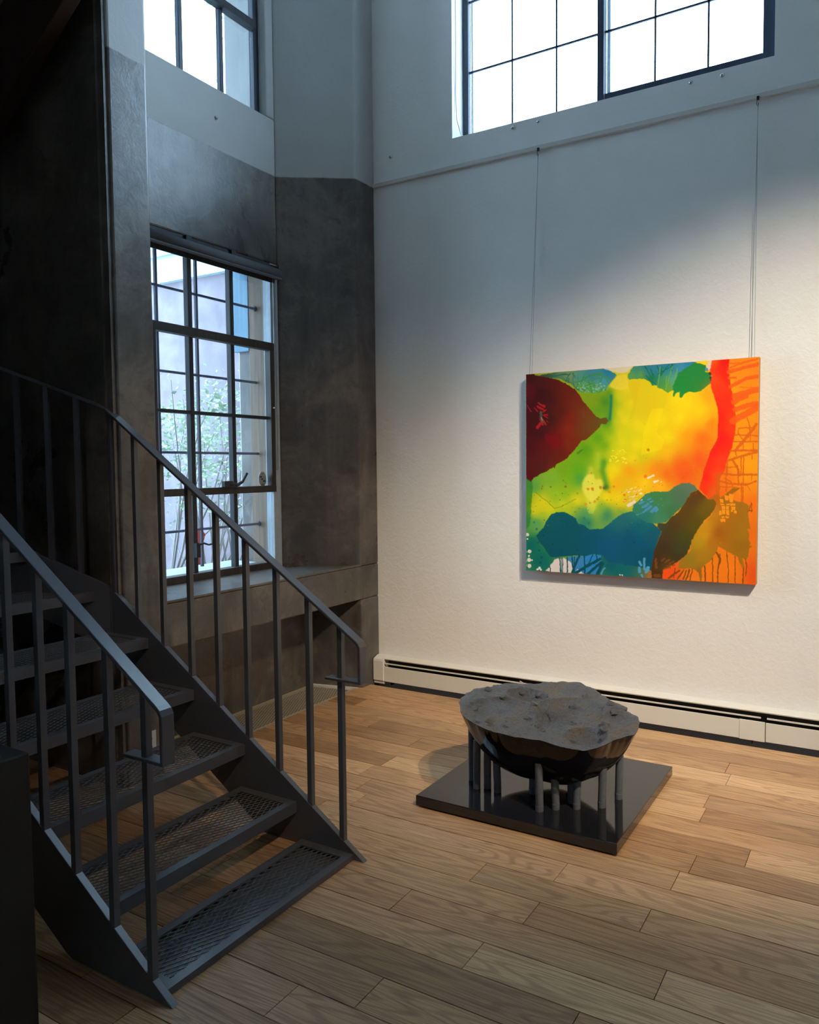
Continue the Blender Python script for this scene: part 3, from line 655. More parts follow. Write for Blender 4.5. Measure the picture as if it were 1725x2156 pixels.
# top-left lace
lace = inside([Q1(220,345),Q1(540,290),Q1(1200,225),Q1(1340,330),Q1(1210,470),Q1(1190,530),Q1(1070,570),Q1(860,560),Q1(800,530),Q1(700,440),Q1(560,380)])
lay(lace, field([(Q1(350,330),(62,85,62)),(Q1(640,420),(55,110,85)),(Q1(700,320),(130,160,105)),(Q1(860,340),(75,150,150)),(Q1(1000,320),(55,130,165)),(Q1(1150,400),(70,150,185)),(Q1(1200,300),(30,120,155)),(Q1(950,470),(110,170,90)),(Q1(850,520),(130,180,70)),(Q1(1100,520),(110,175,60))]))
rl = np.random.RandomState(9)
for i in range(46):
    a_ = Q1(rl.uniform(560, 1230), rl.uniform(270, 540)); d_ = rl.uniform(0, 3.14); L = rl.uniform(14, 45)
    b_ = (a_[0]+L*math.cos(d_), a_[1]+L*.8*math.sin(d_)); t_ = (a_[0]-Q1(560, 0)[0])/105
    lay(stroke([a_, ((a_[0]+b_[0])/2+rl.uniform(-3, 3), (a_[1]+b_[1])/2+rl.uniform(-3, 3)), b_], rl.uniform(.5, 1.3))*lace, (35,100,80) if t_ < .35 else (60,145,70), .85, 0)
for i in range(26):
    lay(disc(Q1(rl.uniform(800, 1180), rl.uniform(430, 560)), rl.uniform(.9, 2.8))*lace, (130,185,190), .8, 0)
# white + teal top edge
lay(inside([Q1(1140,235),Q1(1560,195),Q1(1500,270),Q1(1400,300),Q1(1260,270)]), (226,210,190), .9)
lay(inside([Q1(1230,470),Q1(1330,330),Q1(1460,310),Q1(1500,500),Q1(1380,520),Q1(1280,500)]), (240,215,60), .8, 6)
lay(inside([Q1(1480,330),Q1(1560,200),Q2(760,130),Q2(820,150),Q2(560,480),Q2(430,560),Q2(330,500),Q2(290,490),Q2(280,460),Q2(220,460),Q2(180,400),Q2(110,370),Q1(1640,370),Q1(1500,380)]), field([(Q1(1540,330),(95,160,75)),(Q1(1600,270),(50,135,140)),(Q2(60,300),(110,165,50)),(Q2(130,220),(40,120,160)),(Q2(250,250),(40,130,170)),(Q2(200,360),(20,120,80)),(Q2(420,230),(35,125,165)),(Q2(380,420),(70,150,70)),(Q2(620,180),(60,140,180)),(Q2(480,400),(90,165,150)),(Q2(440,500),(110,165,40)),(Q2(700,160),(40,130,165))]))
for x0, y0, x1, y1 in ((110,190,220,370),(190,230,240,340),(280,190,330,300),(440,180,330,330),(350,200,340,300),(480,150,480,260),(300,300,440,220),(130,330,260,440),(500,170,420,240)):
    lay(stroke([Q2(x0,y0),Q2(x1,y1)], 1.0), (15,110,70), .9, 0)
for x0, y0, x1, y1 in ((330,210,290,480),(410,330,400,520),(490,200,400,520),(560,220,520,380),(580,300,500,450)):
    lay(stroke([Q2(x0,y0),Q2(x1,y1)], .8), (120,180,60), .8, 0)
# green blob
lay(inside([Q2(570,290),Q2(720,190),Q2(800,140),Q2(940,180),Q2(950,230),Q2(930,270),Q2(1000,270),Q2(1030,340),Q2(1010,410),Q2(920,490),Q2(860,535),Q2(790,550),Q2(720,540),Q2(660,560),Q2(605,622),Q2(585,610),Q2(590,545),Q2(545,555),Q2(510,608),Q2(493,598),Q2(510,540),Q2(490,480)]), field([(Q2(700,300),(32,138,60)),(Q2(900,300),(30,135,60)),(Q2(600,480),(30,140,60)),(Q2(960,440),(80,130,50)),(Q2(800,500),(40,138,55))]))
lay(inside([Q2(810,135),Q2(1000,108),Q2(945,180)]), (245,215,10)); lay(inside([Q2(1000,108),Q2(1028,104),Q2(1005,260),Q2(950,210),Q2(945,180)]), (232,205,180))
lay(disc(Q2(955,235), 3.6), (80,145,180)); lay(disc(Q2(1008,290), 3.6), (70,40,20)); lay(inside([Q2(990,330),Q2(1035,340),Q2(1010,405)]), (60,45,20))
# red band
band = inside([Q2(1028,104),Q2(1265,90),Q2(1255,220),Q2(1270,400),Q2(1300,560),Q2(1330,750),Q2(1350,900),Q2(1330,1100),Q2(1290,1280),Q2(1220,1450),Q2(1180,1600),Q4(1100,200),Q4(1060,400),Q4(960,440),Q4(840,310),Q4(900,80),Q4(930,0),Q2(960,1450),Q2(1000,1330),Q2(1090,1180),Q2(1110,900),Q2(1100,760),Q2(1040,560),Q2(1000,420),Q2(1030,330),Q2(1000,240)])
lay(band, field([(Q2(1060,150),(250,85,5)),(Q2(1060,400),(252,70,5)),(Q2(1180,300),(244,30,5)),(Q2(1180,150),(238,12,0)),(Q2(1150,550),(250,55,8)),(Q2(1200,650),(250,42,8)),(Q2(1150,900),(250,22,8)),(Q2(1160,1150),(245,22,15)),(Q2(1280,900),(250,60,5)),(Q2(1280,1100),(248,62,5)),(Q2(1050,1350),(248,28,10)),(Q2(1150,1450),(248,60,10)),(Q2(960,1560),(250,40,10)),(Q4(930,150),(252,30,10)),(Q4(900,320),(252,50,10)),(Q4(1050,150),(246,85,10)),(Q4(1020,350),(235,95,15))]))
# red-orange spurs to the right
OR = (240,92,8)
for pts, w_ in (([(1250,270),(1450,210),(1650,160)],4.5),([(1250,220),(1450,140),(1650,85)],2),([(1260,155),(1400,140)],1.6),([(1270,470),(1400,400),(1500,350),(1650,325)],4.5),([(1250,350),(1350,345)],2.6),([(1330,590),(1500,540),(1650,500)],7),([(1400,475),(1640,475)],1),([(1330,780),(1500,720),(1640,690)],6),([(1300,930),(1450,850),(1560,790),(1640,740)],8),([(1320,680),(1370,640),(1480,590)],7)):
    lay(stroke([Q2(*p_) for p_ in pts], w_*.85), OR, .9)
for pts, w_ in (([(1500,890),(1530,990),(1540,1200)],1.2),([(1620,970),(1580,1040),(1450,1190),(1330,1330)],3.2),([(1380,1025),(1600,1020)],1.3),([(1330,1115),(1640,1130)],1.4),([(1310,1210),(1640,1205)],1.5),([(1260,1330),(1640,1325)],2.2),([(1230,1460),(1400,1410),(1640,1340)],2.6),([(1380,1030),(1370,1090),(1430,1170)],1.4),([(1440,1200),(1440,1330)],1.2),([(1575,1230),(1580,1330)],1),([(1560,1390),(1560,1440)],1),([(1410,1430),(1405,1660)],1.3),([(1445,1410),(1440,1660)],1.2),([(1290,1450),(1360,1560),(1380,1660)],2.4),([(1190,1555),(1350,1550)],1.2),([(1220,1480),(1220,1660)],1.6),([(1330,1340),(1350,1400)],1.2)):
    lay(stroke([Q2(*p_) for p_ in pts], w_), (222,96,8), .9, 0)
for pts, w_ in (([(1130,100),(1300,120),(1620,115)],2.2),([(1100,200),(1250,240),(1480,250),(1610,205)],2.2),([(1360,0),(1370,230)],1.5),([(1440,0),(1430,230)],1.3),([(1100,280),(1350,290)],1.2),([(1200,0),(1205,340)],1.3),([(1180,170),(1260,210),(1290,270)],1.4),([(1550,130),(1545,190)],.8),([(1410,230),(1410,480)],1.4),([(1100,130),(1090,420)],4),([(1430,280),(1425,480)],1.2),([(1490,260),(1530,330)],.7)):
    lay(stroke([Q4(*p_) for p_ in pts], w_), (215,95,8), .85, 0)
# maroon blob
mar = inside([Q1(112,325),Q1(220,320),Q1(250,345),Q1(400,360),Q1(560,400),Q1(680,460),Q1(780,530),Q1(830,590),Q1(870,660),Q1(940,750),Q1(1000,820),Q1(1060,890),Q1(1110,910),Q1(1190,900),Q1(1218,940),Q1(1190,985),Q1(1125,985),Q1(1090,1040),Q1(1000,1120),Q1(930,1190),Q1(860,1210),Q1(780,1310),Q1(720,1380),Q1(650,1460),Q1(600,1490),Q1(510,1530),Q1(500,1580),Q1(475,1560),Q1(400,1620),Q3(330,110),Q3(210,180),Q3(180,230),Q3(150,225),Q3(112,190)])
lay(mar, field([(Q1(140,380),(70,8,5)),(Q1(150,560),(105,0,15)),(Q1(150,750),(72,0,5)),(Q1(300,450),(80,12,8)),(Q1(450,450),(92,18,8)),(Q1(400,650),(70,10,5)),(Q1(300,600),(60,5,5)),(Q1(620,560),(110,25,0)),(Q1(560,800),(92,16,0)),(Q1(760,700),(118,36,5)),(Q1(700,900),(130,28,0)),(Q1(900,850),(118,62,10)),(Q1(1000,1000),(110,72,12)),(Q1(1160,945),(102,82,18)),(Q1(850,1050),(112,60,12)),(Q1(680,1050),(140,35,0)),(Q1(400,900),(62,10,5)),(Q1(200,900),(66,4,5)),(Q1(150,1050),(70,0,5)),(Q1(300,1150),(70,2,5)),(Q1(520,1230),(128,0,5)),(Q1(300,1300),(98,0,5)),(Q1(160,1300),(78,0,5)),(Q1(680,1250),(128,40,0)),(Q1(560,1380),(105,28,5)),(Q1(300,1500),(88,14,5)),(Q1(150,1600),(88,4,5)),(Q3(300,60),(82,26,10)),(Q3(160,150),(90,6,5)),(Q1(420,1560),(112,38,8))]))
lay(blur(inside([Q1(360,1110),Q1(560,1160),Q1(605,1220),Q1(560,1310),Q1(480,1300),Q1(380,1250)]), 1), (125,0,8), .7)
for pts, w_ in (([(280,710),(360,755)],2.0),([(265,755),(345,795)],2.0),([(345,825),(380,800)],1.6),([(220,770),(270,820)],1),([(345,870),(400,855)],1),([(350,880),(405,905)],1),([(300,930),(335,1000)],1.8),([(335,930),(375,990)],2.2),([(265,1040),(300,990)],3.2),([(390,945),(405,965)],1),([(130,740),(185,830)],.8),([(350,860),(405,875)],.8)):
    lay(stroke([Q1(*p_) for p_ in pts], w_), (185,18,18), .95, 0)
lay(stroke([Q1(315,830),Q1(310,910),Q1(340,960)], 2.6), (88,82,62), 1, 0); lay(stroke([Q1(320,905),Q1(330,940)], .6), (200,195,175), 1, 0)
# left green strip and pale triangle
lay(inside([Q3(112,190),Q3(200,230),Q3(195,400),Q3(165,800),Q3(112,860)]), field([(Q3(130,300),(55,135,40)),(Q3(150,500),(75,145,20)),(Q3(140,750),(45,130,60))]), .75)
lay(inside([Q3(200,380),Q3(245,380),Q3(500,585),Q3(540,590),Q3(200,660),Q3(180,600)]), (228,216,10), .55, 3)
for pts in ([(245,380),(380,480),(500,585),(620,540),(780,455)],): lay(stroke([Q3(*p_) for p_ in pts], .7), (110,160,10), .7, 0)
lay(soft([Q3(985,60),Q3(960,200)], 7), (205,215,60), .8); lay(soft([Q1(1080,1400),Q1(1070,1560)], 7), (180,205,40), .75)
lay(blur(inside([Q3(860,250),Q3(920,130),Q3(1020,120),Q3(1040,190),Q3(1120,190),Q3(1165,280),Q3(1090,420),Q3(990,500),Q3(920,440),Q3(860,330)]), 12), (238,232,80), .85)
lay(soft([Q3(1178,290), Q3(1182,296)], 6), (70,120,20), .8)
lay(inside([Q3(920,460),Q3(1050,480),Q3(1035,600),Q3(1000,655),Q3(950,650),Q3(928,590)]), (215,225,90), .45)
# teal and blue lower shapes
lay(inside([Q3(240,950),Q3(350,830),Q3(400,720),Q3(450,660),Q3(520,630),Q3(620,628),Q3(700,665),Q3(780,720),Q3(810,790),Q3(880,800),Q3(960,860),Q3(1130,850),Q3(1200,800),Q3(1320,700),Q3(1420,640),Q3(1540,610),Q3(1725,690),Q4(270,830),Q4(330,870),Q4(250,1080),Q4(200,1280),Q4(190,1400),Q3(1600,1350),Q3(1200,1290),Q3(1130,1200),Q3(1000,1185),Q3(900,1220),Q3(820,1200),Q3(520,1230),Q3(440,1230),Q3(330,1080)]), field([(Q3(500,750),(0,92,102)),(Q3(400,950),(0,86,98)),(Q3(700,900),(0,84,98)),(Q3(600,1120),(0,84,100)),(Q3(1000,1000),(0,84,112)),(Q3(1200,1100),(0,86,125)),(Q3(1500,1000),(0,82,118)),(Q3(1400,750),(30,105,115)),(Q3(1550,680),(40,120,110)),(Q4(100,750),(15,105,110)),(Q4(200,900),(18,90,110)),(Q4(60,1050),(0,85,118)),(Q4(120,1200),(0,80,110)),(Q3(1600,850),(5,95,115))]))
lay(inside([Q3(1535,600),Q3(1550,530),Q3(1620,470),Q3(1700,400),Q4(100,390),Q4(200,355),Q4(420,350),Q4(500,290),Q4(590,240),Q4(680,230),Q4(760,260),Q4(820,325),Q4(720,370),Q4(620,540),Q4(460,690),Q4(380,760),Q4(270,780),Q4(120,760),Q4(0,690)]), field([(Q4(680,300),(92,118,95)),(Q4(560,420),(82,112,85)),(Q4(400,450),(68,130,80)),(Q4(250,400),(62,132,75)),(Q4(450,620),(62,120,75)),(Q4(300,720),(65,135,95)),(Q4(100,500),(55,135,110)),(Q4(80,700),(35,120,115)),(Q3(1600,560),(50,130,100))]))
for pts, w_ in (([(80,560),(150,520)],3.2),([(120,600),(190,550)],3.6),([(200,615),(250,570)],4.6),([(250,610),(275,590)],3.2),([(30,510),(80,490)],2.6),([(180,490),(205,480)],2.2),([(140,460),(180,445)],1.6),([(80,630),(110,610)],2.2),([(0,665),(25,655)],1.6),([(55,650),(55,640)],1.4),([(345,530),(350,535)],1),([(280,520),(282,522)],1)):
    lay(stroke([Q4(*p_) for p_ in pts], w_*.8), (75,145,190), .95, 0)
# drips, whites and blues along the bottom left
lay(inside([Q3(700,1215),Q3(900,1215),Q3(1000,1190),Q3(1105,1205),Q3(1115,1260),Q3(1100,1370),Q3(1060,1460),Q3(880,1450),Q3(740,1440),Q3(660,1240)]), field([(Q3(780,1260),(60,130,190)),(Q3(1000,1250),(35,130,205)),(Q3(950,1400),(45,130,195))]))
lay(inside([Q3(430,1380),Q3(440,1330),Q3(500,1255),Q3(620,1240),Q3(700,1290),Q3(745,1370),Q3(740,1445),Q3(430,1425)]), (224,214,212)); lay(inside([Q3(365,1410),Q3(430,1360),Q3(440,1425)]), (222,215,210)); lay(inside([Q3(760,1440),Q3(800,1385),Q3(890,1450)]), (222,214,212))
for pts, w_ in (([(560,1240),(575,1450)],1.1),([(600,1240),(600,1440)],.8),([(660,1230),(665,1440)],1.2),([(725,1220),(740,1450)],1.4),([(755,1220),(755,1440)],1.0),([(890,1210),(895,1460)],1.5),([(430,1350),(435,1430)],1),([(820,1210),(720,1440)],2.4),([(1100,1250),(900,1360),(760,1450)],3),([(1110,1300),(920,1460)],2.8),([(1000,1190),(940,1330)],1),([(1050,1190),(1055,1260)],1.2),([(1130,1310),(1060,1460)],3.2),([(580,1240),(585,1430)],.6)):
    lay(stroke([Q3(*p_) for p_ in pts], w_), (0,78,92), 1, 0)
for x_, y_, r_ in ((128,935,3.4),(160,1155,4.2),(155,1265,4.2),(190,1270,1.8),(155,1345,4.2),(135,992,1.6),(150,1215,2),(290,1370,3),(310,1395,2.2),(1365,1462,1.5),(1395,1462,1.8),(265,1390,2.4)): lay(disc(Q3(x_, y_), r_), (226,222,212), 1, 0)
for x_, y_ in ((122,1160),(122,1280),(124,1340)): lay(disc(Q3(x_, y_), 2.4), (110,175,130), 1, 0)
for pts, w_ in (([(1625,1290),(1645,1330)],2.6),([(1690,1250),(1690,1380)],2.6),([(1620,1370),(1625,1420)],3),([(1715,1420),(1740,1370)],3.6),([(1650,1460),(1670,1490)],2),([(1140,1390),(1160,1370)],1.6),([(1110,1450),(1140,1400)],1.8)):
    lay(stroke([Q3(*p_) for p_ in pts], w_), (80,155,195), 1, 0)
# ochre blob at right
och = inside([Q4(960,440),Q4(1080,380),Q4(1120,430),Q4(1190,390),Q4(1290,300),Q4(1400,295),Q4(1330,350),Q4(1220,400),Q4(1330,480),Q4(1420,480),Q4(1510,530),Q4(1495,640),Q4(1510,760),Q4(1525,840),Q4(1480,850),Q4(1505,920),Q4(1500,1000),Q4(1525,1040),Q4(1500,1070),Q4(1550,1080),Q4(1500,1110),Q4(1490,1220),Q4(1460,1260),Q4(1410,1230),Q4(1420,1300),Q4(1440,1360),Q4(1415,1370),Q4(1380,1310),Q4(1350,1220),Q4(1290,1190),Q4(1220,1150),Q4(1090,1080),Q4(1060,1150),Q4(1000,1250),Q4(930,1300),Q4(860,1370),Q4(860,1545),Q4(835,1545),Q4(820,1430),Q4(740,1370),Q4(620,1380),Q4(540,1370),Q4(560,1280),Q4(720,1130),Q4(720,1030),Q4(800,880),Q4(1000,660),Q4(1060,560)])
lay(och, field([(Q4(900,800),(205,145,15)),(Q4(850,1000),(180,145,15)),(Q4(900,930),(210,150,10)),(Q4(1000,1000),(180,110,10)),(Q4(700,1250),(150,125,20)),(Q4(850,1200),(172,125,15)),(Q4(1100,900),(165,92,10)),(Q4(1300,800),(165,110,10)),(Q4(1420,600),(165,110,12)),(Q4(1400,1050),(155,105,8)),(Q4(1400,900),(165,115,10)),(Q4(1000,500),(200,90,15)),(Q4(1200,700),(170,105,10)),(Q4(620,1340),(160,115,20)),(Q4(1250,380),(160,100,10)),(Q4(840,1450),(150,100,20)),(Q4(1050,650),(195,130,10))]))
for x_, y_, w_, h_ in ((1140,470,26,24),(1210,430,30,34),(1270,430,30,60),(1150,520,30,10),(1225,520,26,10),(1290,520,40,16),(1160,560,28,22),(1220,560,22,22),(1295,570,26,26),(1120,630,16,34),(1165,620,26,36),(1220,625,22,40),(1320,620,18,22),(1155,690,18,12),(1215,690,26,14),(1155,730,34,22),(1275,600,14,18)):
    lay(inside([Q4(x_-w_, y_-h_), Q4(x_+w_, y_-h_*.8), Q4(x_+w_*.9, y_+h_), Q4(x_-w_*.8, y_+h_*.9)]), (246,150,20), 1, 0)
lay(inside([Q4(1100,1020),Q4(1125,1020),Q4(1110,1035)]), (246,120,15)); lay(inside([Q4(1090,1085),Q4(1195,1140),Q4(1075,1130)]), (246,120,12))
for pts, w_ in (([(905,1340),(908,1545)],1.6),([(1005,1240),(1010,1550)],1.1),([(1110,1180),(1100,1290),(1080,1380),(1075,1555)],1.4),([(1200,1150),(1220,1380),(1218,1560)],.9),([(1312,1210),(1308,1565)],.9),([(1425,1370),(1410,1575)],1.2),([(1455,1250),(1465,1330),(1455,1470)],1),([(1060,1160),(1110,1240),(1100,1300)],2),([(1490,600),(1550,605)],.8),([(1510,590),(1545,495)],.8),([(1550,510),(1540,620)],.7),([(560,1400),(420,1500)],2.2),([(620,1400),(540,1510)],1.6),([(660,1400),(610,1515)],1.4),([(700,1390),(650,1525)],1.6),([(740,1380),(700,1525)],1.2),([(500,1370),(490,1500)],1.2)):
    lay(stroke([Q4(*p_) for p_ in pts], w_), (128,72,12), .95, 0)
# dark olive brown leaf shape
lay(inside([Q4(820,325),Q4(890,390),Q4(960,450),Q4(1040,455),Q4(1068,510),Q4(1050,570),Q4(1000,640),Q4(900,740),Q4(800,880),Q4(730,1010),Q4(710,1080),Q4(660,1190),Q4(530,1290),Q4(430,1350),Q4(340,1390),Q4(330,1520),Q4(190,1500),Q4(185,1360),Q4(230,1130),Q4(330,880),Q4(270,825),Q4(275,780),Q4(320,775),Q4(380,775),Q4(450,700),Q4(560,620),Q4(630,520),Q4(720,370)]), field([(Q4(820,380),(96,58,15)),(Q4(760,480),(92,62,18)),(Q4(980,500),(120,92,8)),(Q4(880,600),(108,90,8)),(Q4(650,680),(92,66,15)),(Q4(750,780),(88,78,8)),(Q4(500,800),(80,58,22)),(Q4(650,950),(72,72,15)),(Q4(400,950),(72,55,28)),(Q4(560,1100),(62,66,35)),(Q4(350,1100),(66,45,22)),(Q4(500,1230),(60,55,25)),(Q4(280,1250),(66,45,20)),(Q4(260,1430),(72,48,15)),(Q4(310,810),(62,72,50)),(Q4(400,1330),(88,62,15))]))
for pts, w_ in (([(245,1250),(255,1370)],2.4),([(330,1270),(365,1240)],2),([(380,1290),(430,1255)],2),([(430,1310),(490,1280)],2),([(390,1340),(500,1330)],1.4),([(240,1470),(290,1470)],3.4),([(350,1380),(440,1360)],1.8)):
    lay(stroke([Q4(*p_) for p_ in pts], w_), (138,75,25), .7, 0)
# splatters
rs = np.random.RandomState(21)
for x_, y_, r_, c in [(985,105,2.2,(200,130,20)),(615,210,1.8,(110,110,30)),(330,290,2.2,(130,115,35)),(322,322,2,(120,115,35)),(440,297,2.6,(120,110,30)),(640,295,3.2,(130,115,20)),(600,382,1.6,(120,120,20)),(800,380,2,(120,140,60)),(940,322,3.4,(225,130,20)),(1000,322,3.8,(225,125,20)),(1110,300,3.6,(195,130,20)),(1160,305,3.6,(110,95,20)),(1230,358,4,(235,150,10)),(1285,290,3,(240,140,15)),(905,530,3.6,(235,150,15)),(1030,485,3.4,(225,140,30)),(1070,455,2.8,(215,140,30)),(965,505,2,(200,140,30)),(825,585,2.4,(150,140,40)),(770,628,2.4,(120,140,50)),(595,545,2,(190,150,20)),(1195,472,2.2,(220,160,20)),(1250,470,1.8,(215,165,20)),(1440,470,4.2,(242,130,40)),(1430,400,3,(240,120,30)),(1380,580,3,(225,160,20)),(220,770,2.2,(55,115,85)),(255,855,3,(45,105,100)),(890,710,2.6,(50,110,95)),(950,775,3,(40,110,95)),(350,740,1.6,(20,95,75)),(590,745,2,(10,85,80)),(345,945,3.4,(0,70,78)),(465,1060,2.6,(0,70,78)),(290,1140,2.4,(0,85,80)),(300,1300,3.4,(0,85,75)),(320,1240,3,(0,85,75)),(800,1130,2.2,(0,72,88)),(275,1035,3.2,(20,90,88)),(1560,1030,3,(0,70,95)),(1470,870,2.4,(0,78,95))]: lay(disc(Q3(x_, y_), r_*.85), c, .85)
lay(disc(Q2(158,1325), 2.8), (200,120,10), .9); lay(disc(Q1(1575,1470), 2.6), (235,165,10), .9); lay(disc(Q4(115,150), 4), (245,110,15), .8, 2)
for i in range(90):
    p_ = (rs.uniform(1115, 1400), rs.uniform(1010, 1110)); lay(disc(p_, rs.uniform(.4, 1.1)), [(120,110,30),(210,140,20),(60,110,70)][rs.randint(3)], .7, 0)
for i in range(60):
    p_ = (rs.uniform(1360, 1500), rs.uniform(950, 1040)); lay(disc(p_, rs.uniform(.4, 1.2)), (215,80,10), .5, 0)
for i in range(26):
    p_ = Q3(rs.uniform(1380, 1700), rs.uniform(300, 480)); a_ = rs.uniform(-.7, -.3); L = rs.uniform(1.5, 5); lay(stroke([p_, (p_[0]+L*math.cos(a_), p_[1]+L*math.sin(a_))], rs.uniform(.6, 1.6)), [(235,190,175),(250,215,160),(240,205,60)][rs.randint(3)], .9, 0)
lay(stroke([Q3(1480,540),Q3(1560,490)], 3), (238,215,190), 1, 0)
for p0, p1, w_ in ((Q4(150,170),Q4(230,135),1.8),(Q4(230,225),Q4(280,205),2.2),(Q4(40,380),Q4(60,375),2),(Q4(320,220),Q4(330,222),1)): lay(stroke([p0, p1], w_), (238,225,190), 1, 0)
for i in range(30):
    p_ = Q1(rs.uniform(1210, 1450), rs.uniform(1330, 1510)); a_ = rs.uniform(-.8, .8); lay(stroke([p_, (p_[0]+3*math.cos(a_), p_[1]+3*math.sin(a_))], rs.uniform(.5, 1.2)), (245,235,70), .7, 0)
for pts in ([(795,1370),(880,1325)],[(800,1385),(840,1360)]): lay(stroke([Q1(*p_) for p_ in pts], .7), (70,110,20), .9, 0)
IMG = np.clip(IMG+(rng.rand(NY, NX, 1)-.5)*6, 0, 255)/255.0
LIN = np.where(IMG <= .04045, IMG/12.92, ((IMG+.055)/1.055)**2.4)
pa = empty('painting', 'large abstract painting of poured yellow, orange, green, teal and maroon colour', 'painting')
PX_, PXr, PZt, PZb, PYf = 1.141, 2.4536, 2.0645, .8617, -.062
gu, gv = np.meshgrid(np.linspace(0, 1, NX), np.linspace(0, 1, NY))
verts = np.stack([PX_+(PXr-PX_)*gu, np.full_like(gu, PYf), PZt+(PZb-PZt)*gv], -1).reshape(-1, 3)
idx = np.arange(NX*NY).reshape(NY, NX)
faces = np.stack([idx[:-1, :-1], idx[1:, :-1], idx[1:, 1:], idx[:-1, 1:]], -1).reshape(-1, 4)
me = bpy.data.meshes.new('canvas_face'); me.vertices.add(len(verts)); me.vertices.foreach_set('co', verts.ravel())
me.loops.add(faces.size); me.loops.foreach_set('vertex_index', faces.ravel().astype(np.int32))
me.polygons.add(len(faces)); me.polygons.foreach_set('loop_start', np.arange(0, faces.size, 4, dtype=np.int32)); me.polygons.foreach_set('loop_total', np.full(len(faces), 4, dtype=np.int32))
me.update(); me.validate()
ca = me.color_attributes.new('paint', 'FLOAT_COLOR', 'POINT'); ca.data.foreach_set('color', np.concatenate([LIN.reshape(-1, 3), np.ones((NX*NY, 1))], 1).ravel().astype(np.float32))
t = NT('poured_paint'); at = t.n('ShaderNodeAttribute'); at.attribute_name = 'paint'; t.bump(t.noise(420, 2), .08, .001)
me.materials.append(t.fin(at.outputs['Color'], .5, spec=.3))
cf = bpy.data.objects.new('canvas_face', me); COL.objects.link(cf); cf.parent = pa
MB().box((PX_, PYf+.0004, PZb), (PXr, -.014, PZt)).build('canvas_side', M['canvas_edge'], pa)
rebase(pa)
for xt, xb_, lab in ((1.205, 1.158, 'thin wire pair holding the painting above its maroon blob'), (2.424, 2.420, 'thin wire pair holding the painting above its orange edge')):
    hw = empty('hanging_wire', lab, 'wire', group='picture hanging wires')
    MB().tube([(xt, -.026, 3.40), (xb_+.004, -.020, 2.068)], .0011, 5).build('strand', M['wire'], hw); MB().tube([(xt+.001, -.026, 3.37), (xb_-.013, -.016, 2.068)], .0011, 5).build('strand', M['wire'], hw)
    MB().box((xt-.006, -.030, 3.396), (xt+.006, -.018, 3.414)).tube([(xt-.004, -.027, 3.40), (xt-.007, -.027, 3.375), (xt, -.027, 3.362), (xt+.003, -.027, 3.378)], .0015, 6).build('hook', M['groove'], hw)
    rebase(hw)

# ------------------------------------------------------------------ dark things by the stairwell
pd = MB().box((.66, -3.80, 0), (1.11, -3.345, .755)).build('pedestal', M['black_box'], None, .004)
tag(recentre(pd), 'plain black pedestal box standing beside the lower stairs', 'pedestal')
bm_ = MB().prism([(-.185, 3.451), (-.377, 3.316), (-.95, 2.915), (-.95, 3.35), (.0, 4.02), (-.005, 3.577)], -2.33, -2.26, 'y').build('beam', M['brown_beam'], None, .004)
tag(recentre(bm_), 'dark red-brown sloping beam high in the black stairwell', 'beam')

# ------------------------------------------------------------------ outside the tall window
GZ = .50
tag(MB().box((-30, -2.15, GZ-.3), (XO, 20, GZ)).build('ground', M['ground']), 'pale paved ground outside the window', kind='structure')
nb = empty('neighbouring_building', 'mauve stucco building wing with pale fascia seen through the tall window', 'building')
MB().box((-9, .80, GZ), (-.80, 1.2, 3.30)).build('wall', M['mauve'], nb)
MB().box((-9, .74, 3.30), (-.80, 1.2, 3.54)).build('fascia', M['fascia'], nb); MB().box((-9, .70, 3.54), (-.80, 1.2, 3.565)).build('moulding', M['fascia'], nb)
MB().box((-9, .73, 3.565), (-.80, 1.2, 3.66)).build('coping', M['teal'], nb)
rebase(nb)
def leaves(b, c, n, rad, size, r):
    for _ in range(n):
        p = Vector(c)+Vector((r.gauss(0, rad), r.gauss(0, rad), r.gauss(0, rad*.8)))
        d = Vector((r.uniform(-1, 1), r.uniform(-1, 1), r.uniform(-.6, .6))).normalized(); s_ = d.cross(Vector((r.uniform(-1, 1), r.uniform(-1, 1), r.uniform(-1, 1)))).normalized()
        nrm = d.cross(s_); L = size*r.uniform(.7, 1.3); w_ = L*.32
        b.add([p, p+d*L*.5+s_*w_+nrm*w_*.3, p+d*L, p+d*L*.5-s_*w_+nrm*w_*.3], [(0, 1, 2), (0, 2, 3)])
sh = empty('shrub', 'leafy shrub with pale green leaves and thin bare stems outside the tall window', 'shrub')
r5 = random.Random(5); fb, sb = MB(), MB()
clusters = [(352,875,70),(375,905,90),(395,865,50),(365,945,80),(420,880,60),(440,850,50),(455,825,40),(475,860,45),(430,930,90),(425,970,80),(450,915,60),(480,930,25),(530,835,30),(540,855,25),(500,825,18),(510,900,15),(525,915,25),(350,985,40),(400,1000,55),(440,1000,50),(470,985,30),(505,965,25),(370,1065,22),(405,1050,35),(475,1070,26),(490,1090,22),(520,1060,22),(535,1075,15),(350,1110,14),(500,1010,14),(360,800,12),(450,790,14),(385,840,10)]
roots = [Vector((-1.55, -.10, GZ)), Vector((-1.75, .12, GZ)), Vector((-1.95, -.15, GZ)), Vector((-1.60, .18, GZ))]
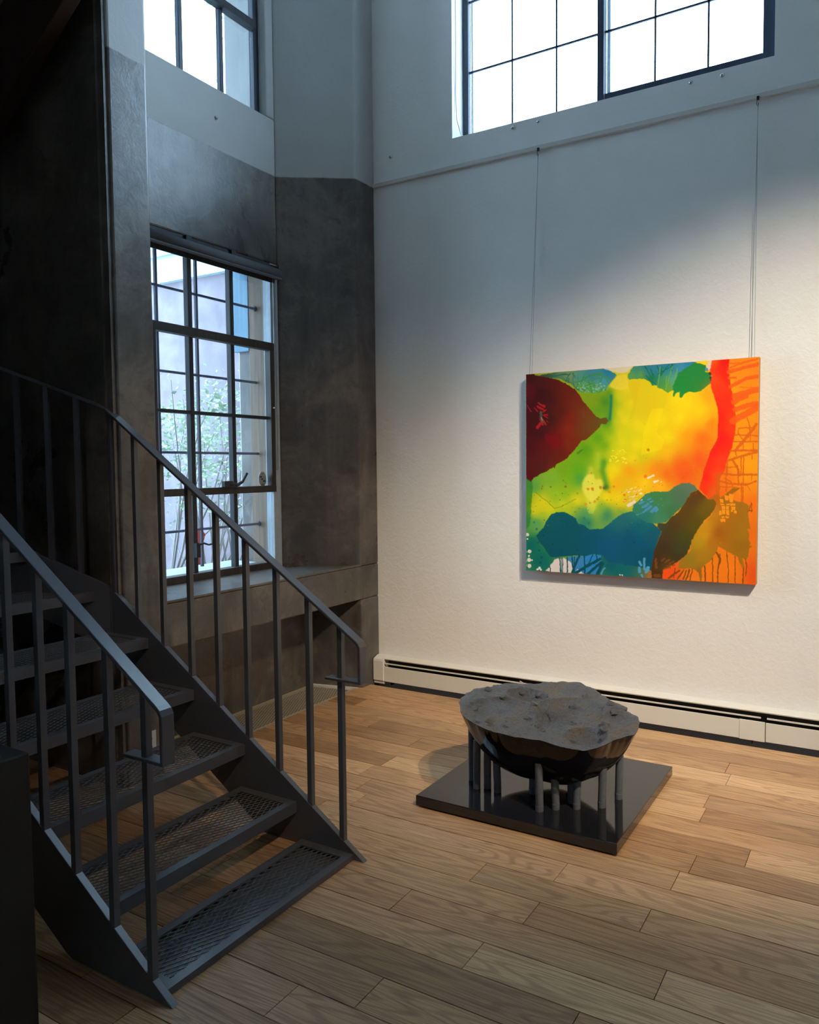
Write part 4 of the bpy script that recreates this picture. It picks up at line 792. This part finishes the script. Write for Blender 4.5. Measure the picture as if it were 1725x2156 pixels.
for i, (px_, py_, n_) in enumerate(clusters):
    yy = r5.uniform(-.15, .45); c = on(px_, py_, 'y', yy); leaves(fb, c, int(n_*1.2), .085, .042, r5)
    if i % 2 == 0 or n_ < 26:
        ro = roots[i % 4]; mid = ro.lerp(c, .5)+Vector((r5.uniform(-.1, .1), r5.uniform(-.1, .1), r5.uniform(-.05, .12)))
        pts = [ro, ro.lerp(mid, .5)+Vector((r5.uniform(-.04, .04), r5.uniform(-.04, .04), 0)), mid, mid.lerp(c, .55)+Vector((r5.uniform(-.04, .04), 0, .03)), c]
        sb.tube(pts, [.010, .009, .007, .005, .003], 6)
fo = fb.build('foliage', M['leaf'], sh); fo['kind'] = 'stuff'
sb.build('stems', M['bark'], sh, smooth=True); rebase(sh)
tr = empty('tree', 'tall tree with fine leaves rising behind the mauve building', 'tree')
fb, sb = MB(), MB(); r6 = random.Random(8)
tp = Vector((-3.6, 3.2, GZ)); sb.tube([tp, tp+Vector((.05, .02, 2.2)), tp+Vector((0, .05, 4.4)), tp+Vector((.1, .1, 6.4))], [.12, .10, .07, .03], 10)
for i in range(26):
    a_ = r6.uniform(0, 6.28); rr = r6.uniform(.2, .95); c = tp+Vector((rr*math.cos(a_), rr*math.sin(a_), r6.uniform(4.2, 7.2)))
    sb.tube([tp+Vector((.02, .05, c.z-GZ-.8 if c.z-GZ-.8 > 2 else 2)), c.lerp(tp+Vector((0, 0, c.z-GZ)), .4), c], [.03, .015, .006], 6); leaves(fb, c, 60, .16, .09, r6)
fo = fb.build('foliage', M['leaf'], tr); fo['kind'] = 'stuff'; sb.build('trunk', M['bark'], tr, smooth=True); rebase(tr)
rd = MB(); base = on(415, 1160, 'y', -.62)
rd.tube([base+Vector((0, 0, .16)), base+Vector((.01, .02, .10)), base+Vector((-.01, 0, .02)), base+Vector((.01, .01, -.10))], [.012, .03, .024, .010], 8)
rd.tube([base+Vector((0, .03, .16)), base+Vector((.01, .055, .11)), base+Vector((0, .05, .05))], [.008, .016, .006], 8)
rd.tube([base+Vector((.01, .01, -.10)), Vector((base.x+.01, base.y+.01, GZ))], .006, 6)
ro_ = rd.build('garden_flag', M['red'], None, smooth=True); tag(recentre(ro_), 'small red cloth on a stake outside the window', 'flag')
pb = MB(); p0 = on(372, 1215, 'z', GZ+.22)
tg = empty('planter_box', 'pale blue slatted planter box on the ground outside the window', 'planter', (0, 0, 0))
for k in range(9): MB().box((p0.x-.25+.055*k, p0.y-.02, GZ), (p0.x-.25+.055*k+.05, p0.y, GZ+.26)).build('slat', M['teal'], tg)
MB().box((p0.x-.26, p0.y, GZ), (p0.x+.26, p0.y+.3, GZ+.24)).build('trough', M['teal'], tg); rebase(tg)
